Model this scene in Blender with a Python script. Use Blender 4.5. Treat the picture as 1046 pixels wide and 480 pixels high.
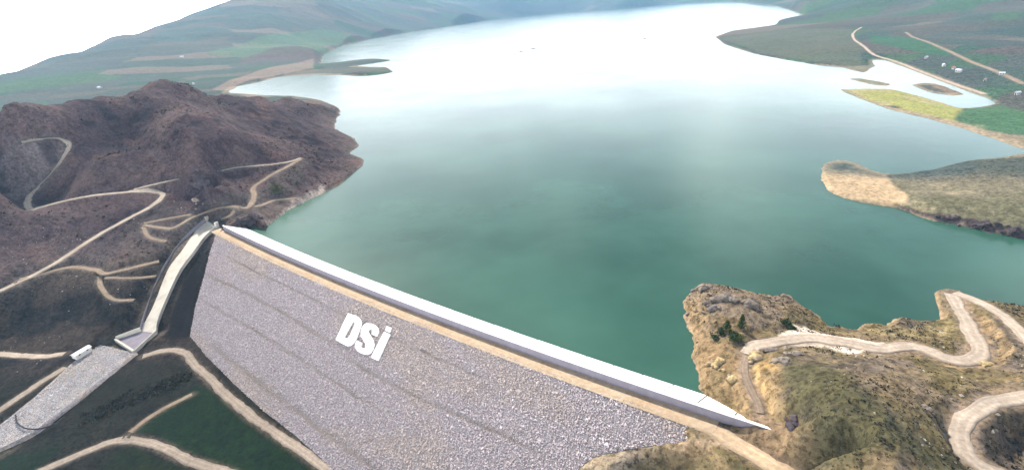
import bpy, math, random
import numpy as np
from mathutils import Matrix, Vector

scene = bpy.context.scene
for o in list(bpy.data.objects):
    bpy.data.objects.remove(o)
COL = scene.collection
rng = np.random.default_rng(7)
random.seed(7)

# ------------------------------------------------------------------ camera
IW, IH, FPX = 1046.0, 480.0, 520.0
SLOPE, Y_LEFT, CAM_Z = 0.08, 52.0, 150.0
_n = math.hypot(1, SLOPE); _c, _s = 1 / _n, SLOPE / _n
PITCH = math.atan((IH / 2 - (Y_LEFT - SLOPE * IW / 2)) * _c / FPX)
_R0 = np.array([1., 0, 0]); _U0 = np.array([0, math.sin(PITCH), math.cos(PITCH)])
AX_F = np.array([0, math.cos(PITCH), -math.sin(PITCH)])
AX_X = _c * _R0 - _s * _U0; AX_Y = _s * _R0 + _c * _U0
cam_data = bpy.data.cameras.new('camera'); cam = bpy.data.objects.new('camera', cam_data); COL.objects.link(cam)
cam_data.sensor_width = 36; cam_data.lens = FPX / IW * 36
cam_data.clip_start = 1; cam_data.clip_end = 60000
cam.matrix_world = Matrix(((AX_X[0], AX_Y[0], -AX_F[0], 0), (AX_X[1], AX_Y[1], -AX_F[1], 0),
                           (AX_X[2], AX_Y[2], -AX_F[2], CAM_Z), (0, 0, 0, 1)))
scene.camera = cam

# ------------------------------------------------------------------ world, sun, exposure
SUN_AZ = math.radians(-24)      # from +Y towards +X
SUN_EL = math.radians(43)
world = bpy.data.worlds.new('World'); scene.world = world; world.use_nodes = True
nt = world.node_tree; nt.nodes.clear()
def wn(t, **k):
    n = nt.nodes.new(t)
    for a, b in k.items(): setattr(n, a, b)
    return n
tc = wn('ShaderNodeTexCoord'); sep = wn('ShaderNodeSeparateXYZ'); nt.links.new(tc.outputs['Generated'], sep.inputs[0])
mx = wn('ShaderNodeMath', operation='MAXIMUM'); nt.links.new(sep.outputs[2], mx.inputs[0]); mx.inputs[1].default_value = 0.012
cmb = wn('ShaderNodeCombineXYZ')
nt.links.new(sep.outputs[0], cmb.inputs[0]); nt.links.new(sep.outputs[1], cmb.inputs[1]); nt.links.new(mx.outputs[0], cmb.inputs[2])
nrm = wn('ShaderNodeVectorMath', operation='NORMALIZE'); nt.links.new(cmb.outputs[0], nrm.inputs[0])
sky = wn('ShaderNodeTexSky', sky_type='NISHITA'); sky.sun_disc = False
sky.sun_elevation = SUN_EL; sky.sun_rotation = SUN_AZ
sky.dust_density = 3.0; sky.air_density = 1.0; sky.altitude = 900
nt.links.new(nrm.outputs[0], sky.inputs[0])
# broken cloud deck: direction projected on a plane overhead
add = wn('ShaderNodeMath', operation='ADD'); nt.links.new(mx.outputs[0], add.inputs[0]); add.inputs[1].default_value = 0.10
dx = wn('ShaderNodeMath', operation='DIVIDE'); nt.links.new(sep.outputs[0], dx.inputs[0]); nt.links.new(add.outputs[0], dx.inputs[1])
dy = wn('ShaderNodeMath', operation='DIVIDE'); nt.links.new(sep.outputs[1], dy.inputs[0]); nt.links.new(add.outputs[0], dy.inputs[1])
cpl = wn('ShaderNodeCombineXYZ'); nt.links.new(dx.outputs[0], cpl.inputs[0]); nt.links.new(dy.outputs[0], cpl.inputs[1])
cno = wn('ShaderNodeTexNoise'); nt.links.new(cpl.outputs[0], cno.inputs['Vector'])
cno.inputs['Scale'].default_value = 1.5; cno.inputs['Detail'].default_value = 4; cno.inputs['Roughness'].default_value = 0.5
crm = wn('ShaderNodeValToRGB'); nt.links.new(cno.outputs['Fac'], crm.inputs[0])
crm.color_ramp.elements[0].position = 0.50; crm.color_ramp.elements[1].position = 0.62
mixc = wn('ShaderNodeMix', data_type='RGBA'); nt.links.new(crm.outputs[0], mixc.inputs[0])
nt.links.new(sky.outputs[0], mixc.inputs[6]); mixc.inputs[7].default_value = (18.0, 18.1, 18.4, 1)
# bright milky air low over the horizon, the same all round
hzn = wn('ShaderNodeMath', operation='MULTIPLY'); nt.links.new(mx.outputs[0], hzn.inputs[0]); hzn.inputs[1].default_value = -10.0
hze = wn('ShaderNodeMath', operation='EXPONENT'); nt.links.new(hzn.outputs[0], hze.inputs[0])
mixh = wn('ShaderNodeMix', data_type='RGBA'); nt.links.new(hze.outputs[0], mixh.inputs[0])
nt.links.new(mixc.outputs[2], mixh.inputs[6]); mixh.inputs[7].default_value = (115.0, 116.0, 117.0, 1)
bg = wn('ShaderNodeBackground'); nt.links.new(mixh.outputs[2], bg.inputs[0]); bg.inputs[1].default_value = 0.05
wo = wn('ShaderNodeOutputWorld'); nt.links.new(bg.outputs[0], wo.inputs[0])

sun_d = bpy.data.lights.new('sun', 'SUN'); sun = bpy.data.objects.new('sun', sun_d); COL.objects.link(sun)
sun_d.energy = 5.0; sun_d.angle = math.radians(0.6); sun_d.color = (1.0, 0.93, 0.83)
_sd = Vector((math.sin(SUN_AZ) * math.cos(SUN_EL), math.cos(SUN_AZ) * math.cos(SUN_EL), math.sin(SUN_EL)))
sun.rotation_euler = _sd.to_track_quat('Z', 'Y').to_euler(); sun.location = (0, 0, 400)
vs = scene.view_settings
vs.view_transform = 'Standard'; vs.look = 'None'; vs.exposure = 0.88; vs.gamma = 1.0; vs.use_curve_mapping = False
scene.render.engine = 'CYCLES'
scene.cycles.use_denoising = True
scene.cycles.max_bounces = 5; scene.cycles.volume_bounces = 0
scene.cycles.diffuse_bounces = 2; scene.cycles.glossy_bounces = 2

# ------------------------------------------------------------------ geometry of the view (used once, to measure the place)
def ray(px, py):
    d = AX_X * ((px - IW / 2) / FPX) + AX_Y * ((IH / 2 - py) / FPX) + AX_F
    return d / np.linalg.norm(d)
def un(px, py, z):
    d = ray(px, py); t = (z - CAM_Z) / d[2]
    return np.array([d[0] * t, d[1] * t, z])
def at_range(px, py, r):
    d = ray(px, py); t = r / math.hypot(d[0], d[1])
    return np.array([d[0] * t, d[1] * t, CAM_Z + d[2] * t])
def lp(x, y):
    return np.arctan2(x, y), 0.5 * np.log(np.maximum(np.asarray(x) ** 2 + np.asarray(y) ** 2, 1.0))

# ------------------------------------------------------------------ noise
def _hash(ix, iy, seed):
    h = (ix.astype(np.int64) * 374761393 + iy.astype(np.int64) * 668265263 + seed * 974634777) & 0xFFFFFFFF
    h = ((h ^ (h >> 13)) * 1274126177) & 0xFFFFFFFF
    h = (h ^ (h >> 16)) & 0xFFFFFF
    return h.astype(np.float64) / 0xFFFFFF
def vnoise(x, y, seed=0):
    ix = np.floor(x); iy = np.floor(y); fx = x - ix; fy = y - iy
    fx = fx * fx * fx * (fx * (fx * 6 - 15) + 10); fy = fy * fy * fy * (fy * (fy * 6 - 15) + 10)
    a = _hash(ix, iy, seed); b = _hash(ix + 1, iy, seed); c = _hash(ix, iy + 1, seed); d = _hash(ix + 1, iy + 1, seed)
    return (a + (b - a) * fx) * (1 - fy) + (c + (d - c) * fx) * fy
def fbm(x, y, scale, octs=4, seed=0, gain=0.5):
    v = 0; amp = 1; tot = 0; fr = 1 / scale
    for k in range(octs):
        v = v + amp * (vnoise((x * 0.8 - y * 0.6) * fr + 17.3 * k, (x * 0.6 + y * 0.8) * fr - 9.1 * k, seed + k) * 2 - 1)
        tot += amp; amp *= gain; fr *= 2.03
    return v / tot
def ridged(x, y, scale, octs=4, seed=0):
    v = 0; amp = 1; tot = 0; fr = 1 / scale
    for k in range(octs):
        n = vnoise((x * 0.8 - y * 0.6) * fr + 3.3 * k, (x * 0.6 + y * 0.8) * fr + 5.7 * k, seed + k) * 2 - 1
        v = v + amp * (1 - np.abs(n)) ** 2; tot += amp; amp *= 0.5; fr *= 2.1
    return v / tot
def sstep(a, b, x):
    t = np.clip((x - a) / (b - a), 0, 1); return t * t * (3 - 2 * t)

# ------------------------------------------------------------------ dam frame (s along the crest, q downstream)
WALL_TOP, ROAD_Z, ROAD_W, FACE_M, SLAB_W = 8.0, 3.8, 6.0, 1.45, 19.0
_a = un(226, 231, WALL_TOP); _b = un(787.5, 438.5, WALL_TOP)
DAM_L = float(np.linalg.norm(_b - _a)); DU = (_b - _a) / DAM_L; DN = np.array([DU[1], -DU[0], 0.0])
def bow(s): return np.maximum(7.0 * (1 - (2 * np.asarray(s) / DAM_L - 1) ** 2), -3) - 1.0 * (1 - np.asarray(s) / DAM_L)
def dam_xy(s, q):
    s = np.asarray(s, float); q = np.asarray(q, float)
    return _a[0] + DU[0] * s + DN[0] * q, _a[1] + DU[1] * s + DN[1] * q
def dam_sq(x, y):
    return (x - _a[0]) * DU[0] + (y - _a[1]) * DU[1], (x - _a[0]) * DN[0] + (y - _a[1]) * DN[1]
def q_road(s): return bow(s) + ROAD_W
def face_z(s, q): return ROAD_Z - (q - q_road(s)) / FACE_M
def slab_z(s, q): return WALL_TOP - (bow(s) - q) * (WALL_TOP / (SLAB_W - 3))
def px_on_face(px, py):
    d = ray(px, py); lo, hi = 50., 3000.
    for _ in range(60):
        m = (lo + hi) / 2; P = d * m; z = CAM_Z + P[2]; s, q = dam_sq(P[0], P[1])
        if z > face_z(s, q): lo = m
        else: hi = m
    return s, q, face_z(s, q)
def px_on_slab(px, py):
    d = ray(px, py); lo, hi = 50., 3000.
    for _ in range(60):
        m = (lo + hi) / 2; P = d * m; z = CAM_Z + P[2]; s, q = dam_sq(P[0], P[1])
        if z > slab_z(s, q): lo = m
        else: hi = m
    return s, q, slab_z(s, q)
groin_l = [(221, 238), (215, 256), (208, 284), (200, 312), (194, 343)]
toe_px = [(212, 365), (240, 393), (272, 422), (300, 443), (325, 465), (340, 480)]
groin_r = [(588, 482), (606, 467), (640, 459), (690, 452), (738, 444)]
edge = [px_on_face(*p) for p in groin_l + toe_px]
s_mid = edge[-1][0]
toe_extra = [(s_mid + 14, edge[-1][1] + 2), (s_mid + 22, edge[-1][1] - 2)]
redge = [px_on_face(*p) for p in groin_r]
prof = [(-6.0, float(q_road(-6.0)) + 0.5)] + [(e[0], e[1]) for e in edge] 
prof += [(s, q) for s, q in toe_extra if s < redge[0][0] - 3]
prof += [(e[0], e[1]) for e in redge] + [(redge[-1][0] + 6, float(q_road(redge[-1][0] + 6)) + 0.3)]
prof = sorted(prof); PS = np.array([p[0] for p in prof]); PQ = np.array([p[1] for p in prof])
def q_max(s): return np.maximum(np.interp(s, PS, PQ), q_road(s) + 0.2)
slab_end = [px_on_slab(*p) for p in [(712, 399), (742, 415), (764, 428), (787, 438.5)]]

# ------------------------------------------------------------------ lake outline and terrain heights
shore = [(262, 243), (271.5, 238), (281, 226), (300, 212), (325, 199), (343, 191), (356, 182), (370, 169), (370, 163), (356, 157), (367, 149),
         (358, 140), (341, 132), (343, 122), (347, 111), (325, 102), (299, 98), (267, 98), (248, 96), (236, 94), (244, 88), (283, 79), (315, 76.5),
         (350, 77), (386, 77), (403, 74), (394, 69), (360, 68), (402, 62), (378, 60), (335, 65), (327, 65), (331, 56), (350, 47), (380, 40),
         (420, 33), (460, 27), (500, 21), (525, 17.5), (560, 14.5), (590, 12), (620, 10), (680, 5), (740, 2.5), (781, 5), (797, 8), (822, 16),
         (797, 20.5), (792, 25.5), (749, 31.4), (730, 38), (741, 46), (776, 57), (824, 65), (862, 69), (881, 74), (888, 68), (889, 60.6), (906, 61),
         (933, 70.5), (971, 85.5), (1003, 97.5), (1019, 106), (1000, 110), (981, 111), (944, 100), (908, 91), (884, 91), (857, 92), (879, 101),
         (906, 111), (960, 124.5), (1003, 138), (1046, 153), (1160, 185), (1200, 178), (1046, 157), (1020, 161), (984, 165), (951, 174), (913, 179), (892, 175),
         (876, 167), (859, 163.5), (842, 166.5), (839, 183), (847, 195), (863, 203), (884, 207.5), (913, 212), (934, 219), (951, 225),
         (972, 228), (1009, 237), (1046, 245), (1180, 285), (1180, 345), (1046, 314), (1025, 311), (1003, 308), (971, 298.5), (964, 303), (968, 322),
         (960, 331), (938, 331), (916, 325), (907, 335), (890, 330), (872, 336), (846, 335), (831, 322), (817, 311), (806, 300), (782, 303),
         (742, 292), (714, 290), (698, 309), (707, 344), (712, 375), (715, 392)]
lake_w = [un(px, py, 0) for px, py in shore]
dam_pts = []
for s in np.linspace(slab_end[0][0] + 2, 8, 12):
    x, y = dam_xy(s, bow(s) - SLAB_W + 6); dam_pts.append((x, y))
LAKE = np.array([(p[0], p[1]) for p in lake_w] + dam_pts)
isl_px = [[(865, 80), (880, 80.5), (908, 86), (908, 88.5), (890, 86.5)], [(933, 87), (948, 84.5), (965, 89), (985, 97), (975, 98), (950, 94)]]
ISLES = [np.array([un(px, py, 0)[:2] for px, py in poly]) for poly in isl_px]

def to_lp(P): t, l = lp(P[:, 0], P[:, 1]); return np.stack([t, l], 1)
LAKE_L = to_lp(LAKE); ISL_L = [to_lp(p) for p in ISLES]

ctrl = []
def C(px, py, z): p = un(px, py, z); ctrl.append((p[0], p[1], z))
def K(px, py, r, dz=0): p = at_range(px, py, r); ctrl.append((p[0], p[1], p[2] + dz)); return p
def Wd(x, y, z): ctrl.append((x, y, z))
# lake shore
for k in range(len(shore)):
    ctrl.append((lake_w[k][0], lake_w[k][1], 0.6))
for s, q in [(40, -30), (150, -30), (250, -25), (330, -25)]:
    x, y = dam_xy(s, q); Wd(float(x), float(y), -9)
for px, py in [(450, 60), (420, 110), (400, 170), (500, 200), (600, 120), (650, 280), (780, 120), (800, 240), (900, 270), (960, 150), (300, 85), (650, 30)]:
    C(px, py, -8)
# dam boundary
for e in edge + redge:
    x, y = dam_xy(e[0], e[1]); Wd(float(x), float(y), e[2])
for e in slab_end:
    x, y = dam_xy(e[0], e[1]); Wd(float(x), float(y), e[2])
for s_e, q_e, z_e in [(-22, 2.0, 4.2), (-14, 2.0, 5.4), (-7, 1.8, 6.6), (0, 1.5, 7.9), (-10, 6, 4.6), (0, 6, 6.2), (6, 0, 9)]:
    x, y = dam_xy(DAM_L + s_e, float(bow(DAM_L + s_e)) + q_e); Wd(float(x), float(y), z_e)
# left massif
for px, py, z in [(226, 228, 4.5), (240, 220, 8), (257, 226, 11), (266, 214, 9), (262, 203, 12), (285, 204, 7), (283, 190, 17), (300, 180, 19), (306, 163, 25), (330, 150, 17),
                  (335, 170, 12), (318, 125, 18), (275, 168, 25), (233, 172, 31), (205, 190, 34), (225, 190, 27), (250, 150, 46), (185, 182, 31), (150, 190, 28),
                  (166, 197, 24), (100, 200, 28), (30, 212, 26), (41, 192, 32), (66, 158, 43), (66, 140, 49), (40, 139, 50), (0, 150, 46),
                  (0, 200, 31), (110, 170, 44), (130, 150, 54), (175, 155, 52), (135, 220, 15), (80, 254, 5), (20, 288, -4), (0, 298, -6),
                  (60, 235, 13), (20, 250, 11), (170, 232, 9), (196, 222, 9), (195, 208, 14), (215, 205, 14), (160, 245, 5), (46, 277, -3), (75, 273, -4), (104, 280, -6), (133, 274, -5), (163, 268, -4),
                  (104, 295, -12), (117, 307, -17), (140, 300, -15), (60, 300, -13), (20, 315, -20), (80, 325, -27), (40, 340, -31), (0, 345, -30), (115, 335, -29),
                  (212, 230, 4), (200, 238, 0), (187, 252, -5), (172, 273, -12), (160, 298, -20), (151, 325, -29), (146, 340, -34),
                  (206, 262, -8), (196, 288, -17), (182, 318, -28), (176, 345, -35),
                  (0, 362, -35), (45, 362, -35), (85, 360, -35.5), (120, 355, -36.5), (150, 365, -36.5), (187, 356, -35.5),
                  (60, 400, -39), (110, 385, -38), (0, 440, -42), (0, 400, -38), (160, 400, -38.5), (130, 445, -41), (220, 420, -40.5), (260, 450, -42), (60, 475, -43),
                  (220, 480, -43), (300, 480, -43.5), (0, 500, -44), (150, 560, -44), (300, 600, -45), (-200, 480, -43), (-250, 350, -25), (-200, 250, 25), (-200, 150, 60)]:
    C(px, py, z)
K(172, 97, 690); K(181, 115, 615); K(192, 134, 560)      # spur towards the dam
K(212, 108, 775); K(232, 124, 700); K(252, 132, 690); K(136, 108, 735); K(118, 128, 660); K(100, 145, 600)   # gullies on either side
SUM = K(166, 78, 760); K(154, 81, 755); K(180, 81, 760); K(200, 88, 770); K(225, 97, 800); K(255, 100, 850); K(140, 91, 740); K(110, 101, 720); K(70, 101, 700); K(30, 104, 660); K(0, 108, 640); K(-120, 118, 600); K(290, 101, 980)
for px, f, z in [(-120, 1.3, 20), (0, 1.3, 22), (70, 1.3, 22), (110, 1.3, 20), (166, 1.32, 16), (215, 1.3, 10), (-120, 1.7, 10), (0, 1.7, 12), (100, 1.7, 10), (190, 1.6, 8)]:
    d = ray(px, 95); r = 720 * f; h = math.hypot(d[0], d[1]); Wd(d[0] / h * r, d[1] / h * r, z)
# far left country, rising to the skyline
skyl = [(-150, 118, 2500), (-60, 96, 2700), (0, 76, 3000), (60, 57, 3500), (120, 38, 4200), (180, 19, 4900), (245, -1, 5600), (310, -20, 6200)]
for px, py, r in skyl:
    K(px, py, r); K(px, py + 9, r * 1.25); K(px, py + 16, r * 2.2); 
for px, py, r in [(20, 88, 2300), (90, 75, 2500), (100, 60, 3200), (150, 60, 2900), (180, 45, 3600), (220, 60, 2800), (250, 35, 3800), (300, 45, 3000), (290, 20, 4600)]:
    K(px, py, r)
for px, py, z in [(200, 82, 14), (260, 80, 10), (300, 70, 12), (365, 73, 9), (365, 63, 7)]: C(px, py, z)
for px, py, r in [(400, -8, 9500), (350, 10, 6200), (400, 22, 7000), (480, 9, 10500), (520, -6, 13000), (640, -18, 13500), (760, -20, 12000), (850, -30, 7000), (920, -14, 4500)]:
    K(px, py, r)
# right side country
for px, py, z in [(800, 40, 14), (850, 50, 12), (870, 60, 8), (800, 30, 10), (870, 25, 18), (850, 8, 34), (900, 40, 10), (930, 55, 7), (980, 75, 7), (1020, 95, 6),
                  (900, 15, 22), (960, 40, 14), (1040, 80, 10), (950, 20, 22), (1020, 50, 16), (1046, 108, 6), (1180, 130, 15), (1046, 130, 3), (990, 118, 3), (940, 108, 2.5), (900, 98, 2),
                  (958, 90, 3)]: C(px, py, z)
for px, py, r in [(965, -18, 3300), (1000, -14, 3000), (1046, -6, 2700), (1100, 8, 2200), (1250, 50, 1500)]:
    K(px, py, r); K(px, py + 10, r * 1.25); K(px, py + 20, r * 2.0)
# middle peninsula
for px, py, z in [(990, 184, 10), (1030, 184, 13), (1046, 172, 14.5), (1010, 168, 12), (975, 172, 8.5), (950, 192, 6), (1000, 212, 9), (935, 208, 4.5), (960, 215, 6), (1000, 226, 6), (1035, 232, 7), (910, 200, 3), (880, 186, 2.2), (858, 182, 1.6), (860, 172, 1.3), (900, 186, 2.4), (1046, 205, 13), (1150, 220, 18)]: C(px, py, z)
# right abutment and headland
for px, py, z in [(742, 462, 3.9), (770, 468, 4.2), (806, 485, 4.5), (700, 464, -4), (680, 478, -9), (640, 482, -20), (720, 482, -3), (780, 437, 8), (790, 445, 8.5), (775, 422, 9), (765, 392, 10),
                  (761, 370, 9.5), (735, 395, 5), (720, 380, 4), (722, 350, 6.5), (730, 325, 9), (708, 312, 6), (722, 298, 12), (745, 302, 14), (765, 312, 12), (790, 315, 9), (805, 312, 6), (745, 335, 9.5), (765, 340, 8.5), (790, 330, 7),
                  (768, 355, 8), (789, 349, 7.5), (824, 346, 7), (868, 351, 7), (899, 353, 7.5), (934, 355, 7.5), (964, 364, 8), (986, 367, 8), (1003, 359, 7.5), (997, 344, 6), (984, 322, 4), (972, 304, 1.6),
                  (840, 336, 4.5), (880, 341, 4.5), (915, 338, 5), (945, 342, 5), (975, 345, 5.5), (1012, 316, 5), (1038, 333, 9), (1055, 350, 12), (1070, 380, 15), (1046, 405, 17), (1012, 412, 18), (990, 423, 18.5), (982, 440, 18.5), (988, 462, 18), (1004, 478, 17.5), (1030, 500, 17),
                  (795, 362, 14), (810, 365, 17), (800, 385, 17), (840, 370, 19), (870, 375, 22), (830, 400, 25), (860, 410, 30), (890, 440, 34), (850, 470, 31), (815, 440, 19), (800, 455, 10), (815, 475, 10), (880, 500, 34),
                  (930, 385, 20), (930, 420, 29), (965, 400, 18), (960, 440, 24), (950, 470, 27), (1010, 390, 13), (1025, 360, 11), (1020, 340, 8), (1030, 440, 11), (1046, 460, 8), (1015, 455, 13), (1200, 380, 25), (1200, 480, 20), (900, 600, 30), (1060, 560, 14), (700, 560, -22), (560, 560, -45), (450, 560, -46)]:
    C(px, py, z)
ctrl = np.array(ctrl)

TH0, TH1, LR0, LR1 = -1.12, 1.12, math.log(60), math.log(14500)
DT, DL = 0.0029, 0.0047
NT = int((TH1 - TH0) / DT) + 1; NL = int((LR1 - LR0) / DL) + 1
th = TH0 + np.arange(NT) * DT; lr = LR0 + np.arange(NL) * DL
STEP = 4
tc_ = np.arange(0, NT + STEP, STEP) * DT + TH0; lc_ = np.arange(0, NL + STEP, STEP) * DL + LR0
TCg, LCg = np.meshgrid(tc_, lc_)

def mq_fit(P, z, eps=0.02):
    A = np.sqrt(((P[:, None, :] - P[None, :, :]) ** 2).sum(-1) + eps ** 2)
    n = len(P); M = np.zeros((n + 3, n + 3)); M[:n, :n] = A - np.eye(n) * 0.004
    M[:n, n] = 1; M[:n, n + 1:] = P; M[n, :n] = 1; M[n + 1:, :n] = P.T
    return np.linalg.solve(M, np.concatenate([z, np.zeros(3)]))
def mq_eval(w, P, T, L, eps=0.02):
    v = w[len(P)] + w[len(P) + 1] * T + w[len(P) + 2] * L
    for k in range(len(P)): v = v + w[k] * np.sqrt((T - P[k, 0]) ** 2 + (L - P[k, 1]) ** 2 + eps ** 2)
    return v
CP = to_lp(ctrl[:, :2])
# heights are fitted as slopes against the distance, so that far and near relief weigh alike
rr_c = np.exp(CP[:, 1]); scl = lambda r: (r + 150.0) / 400.0
wz = mq_fit(CP, ctrl[:, 2] / scl(rr_c))
Hc = mq_eval(wz, CP, TCg, LCg) * scl(np.exp(LCg))

def poly_inside(P, T, L):
    ins = np.zeros(T.shape, bool); n = len(P); j = n - 1
    for i in range(n):
        xi, yi = P[i]; xj, yj = P[j]
        if yi != yj:
            ins ^= ((yi > L) != (yj > L)) & (T < (xj - xi) * (L - yi) / (yj - yi) + xi)
        j = i
    return ins
def seg_dist(P, T, L, closed=True):
    d = np.full(T.shape, 1e9); n = len(P)
    for i in range(n if closed else n - 1):
        a = P[i]; b = P[(i + 1) % n]; e = b - a; q = (e ** 2).sum() + 1e-18
        t = np.clip(((T - a[0]) * e[0] + (L - a[1]) * e[1]) / q, 0, 1)
        d = np.minimum(d, (T - a[0] - t * e[0]) ** 2 + (L - a[1] - t * e[1]) ** 2)
    return np.sqrt(d)
def sdf(P, T, L): d = seg_dist(P, T, L); return np.where(poly_inside(P, T, L), d, -d)
SDc = sdf(LAKE_L, TCg, LCg)
for p in ISL_L: SDc = np.minimum(SDc, -sdf(p, TCg, LCg))

def upsample(A):
    ti = np.arange(NT) / STEP; li = np.arange(NL) / STEP
    t0 = np.floor(ti).astype(int); l0 = np.floor(li).astype(int); ft = ti - t0; fl = (li - l0)[:, None]
    r0 = A[l0][:, t0] * (1 - ft) + A[l0][:, t0 + 1] * ft
    r1 = A[l0 + 1][:, t0] * (1 - ft) + A[l0 + 1][:, t0 + 1] * ft
    return r0 * (1 - fl) + r1 * fl
T, L = np.meshgrid(th, lr); R = np.exp(L)
X = R * np.sin(T); Y = R * np.cos(T)
H = upsample(Hc); SD = upsample(SDc) * R      # metres into the lake (+) or onto the land (-)

S_, Q_ = dam_sq(X, Y)
# distance to dam footprint (rough, metres)
near_dam = (S_ > -25) & (S_ < DAM_L + 20) & (Q_ > -25) & (Q_ < q_max(S_) + 18)
pad = sstep(0, 22, np.maximum.reduce([np.zeros_like(S_), Q_ - q_max(S_), -S_ - 4, S_ - DAM_L, -22 - Q_]))
# relief
az0 = T
flat_l = 1 - 0.75 * sstep(-0.60, -0.68, T) * sstep(480, 560, R)
leftm = sstep(0.02, -0.15, T) * sstep(1500, 900, R) * sstep(-15, 20, H)
rightm = sstep(0.25, 0.4, T) * sstep(420, 300, R)
midp = sstep(0.45, 0.55, T) * sstep(300, 340, R) * sstep(520, 480, R)
far = sstep(1200, 2600, R)
land_d = np.clip(-SD, 0, None)
rel = 0
rel = rel + leftm * flat_l * ((ridged(X, Y, 150, 4, 3) - 0.45) * 8 + (ridged(X + 0.4 * Y, Y, 70, 4, 9) - 0.45) * 10 + (ridged(X, Y - 0.3 * X, 24, 3, 13) - 0.45) * 3.2 + fbm(X, Y, 9, 3, 21) * 1.0)
rel = rel + rightm * ((ridged(X, Y, 40, 4, 5) - 0.45) * 4.2 + (ridged(X, Y, 13, 3, 15) - 0.45) * 1.3 + fbm(X, Y, 6, 4, 31, 0.6) * 0.9)
rel = rel + midp * (fbm(X, Y, 30, 4, 41) * 1.6 + (ridged(X, Y, 18, 3, 45) - 0.4) * 0.8)
rel = rel + far * ((ridged(X, Y, 900, 4, 51) - 0.5) * 45 * sstep(20, 200, H) + fbm(X, Y, 260, 4, 55) * 10 * sstep(5, 40, H))
rel = rel + (1 - leftm) * (1 - rightm) * (1 - midp) * (1 - far) * (fbm(X, Y, 22, 4, 61) * 1.0)
H = H + rel * sstep(0, 18, land_d + np.where(SD > 0, 0, 0)) * pad
# irregular shore
jag = fbm(X, Y, 40, 6, 71, 0.75) * 13 * (0.3 + 0.7 * leftm) + fbm(X, Y, 9, 3, 73, 0.6) * 1.6 * rightm + fbm(X / 6, Y / 6, 30, 3, 75) * 14 * sstep(700, 1500, R)
jag = jag * sstep(4, 25, np.hypot(np.maximum(0, -Q_ - 4), np.maximum(0, np.maximum(-S_, S_ - DAM_L))) + np.where(Q_ > 30, 50, 0))
SDj = SD + jag * sstep(0, 1, 1)
cliff = rightm * 0.9 + midp * 0.55 + leftm * 0.5
land_floor = np.minimum(-SDj * (0.20 + 0.7 * cliff), 0.8 + 2.0 * cliff) + 0.05
isdn = Q_ > -2                           # downstream of the axis nothing belongs to the lake
upst = ~((Q_ > -12) & (S_ > -8) & (S_ < DAM_L + 5))
shore_cap = 0.3 + land_d * (0.35 + 1.9 * cliff) + land_d ** 2 * 0.02
H = np.where(upst & (SDj < 0) & (SD > -400), np.maximum(np.minimum(H, shore_cap), np.where(Q_ > 14, -1e9, land_floor)), H)
H = np.where((SDj >= 0) & upst, np.minimum(-0.25 - np.minimum(SDj * 0.35, 6), 5), H)

# dam footprint: terrain stays under the embankment
z_surf = np.where(Q_ > q_road(S_), face_z(S_, Q_), np.where(Q_ > bow(S_), ROAD_Z, slab_z(S_, Q_)))
se_q = np.array([e[1] for e in slab_end]); se_s = np.array([e[0] for e in slab_end])
o_ = np.argsort(se_q); s_lim = np.interp(Q_, se_q[o_], se_s[o_])
s_hi = np.where(Q_ > q_road(S_) + 0.5, DAM_L - 9, np.where(Q_ > bow(S_), DAM_L - 22, s_lim))
inside = (S_ > 0.5) & (S_ < s_hi) & (Q_ < q_max(S_) - 0.3) & (Q_ > bow(S_) - SLAB_W - 4)
d_in = np.minimum(q_max(S_) - Q_, np.minimum(S_, s_hi - S_))
H = np.where(inside, np.minimum(H, z_surf - 0.5 - np.clip(d_in, 0, 6) * 0.5), H)
# skin just outside the toe meets the face
ring = (~inside) & (S_ > 0) & (S_ < DAM_L - 18) & (Q_ > q_road(S_) - 1) & (Q_ < q_max(S_) + 8)
fr = sstep(8, 0, Q_ - q_max(S_))
H = np.where(ring, H * (1 - fr) + fr * (face_z(S_, q_max(S_)) + 0.1), H)

_st0 = np.hypot(np.gradient(H, axis=1) / (R * DT), np.gradient(H, axis=0) / (R * DL))
H = H + rightm * pad * (H > 1) * sstep(0.35, 0.8, _st0) * (ridged(X, Y, 7, 3, 17) - 0.45) * 2.2
def sample(A, x, y):
    t, l = lp(x, y); a = np.clip((t - TH0) / DT, 0, NT - 1.001); b = np.clip((l - LR0) / DL, 0, NL - 1.001)
    i = np.floor(b).astype(int); j = np.floor(a).astype(int); fa = a - j; fb = b - i
    return (A[i, j] * (1 - fa) + A[i, j + 1] * fa) * (1 - fb) + (A[i + 1, j] * (1 - fa) + A[i + 1, j + 1] * fa) * fb
def hit(px, py, rmax=14000):
    d = ray(px, py); hh = math.hypot(d[0], d[1])
    rs = np.exp(np.linspace(math.log(70), math.log(rmax), 2600)); t = rs / hh
    g = CAM_Z + d[2] * t - sample(H, d[0] * t, d[1] * t)
    k = np.argmax(g < 0)
    if not (g < 0).any(): k = len(rs) - 1
    k = max(k, 1); f = g[k - 1] / (g[k - 1] - g[k] + 1e-9); tt = t[k - 1] + (t[k] - t[k - 1]) * min(max(f, 0), 1)
    return np.array([d[0] * tt, d[1] * tt, CAM_Z + d[2] * tt])

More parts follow.
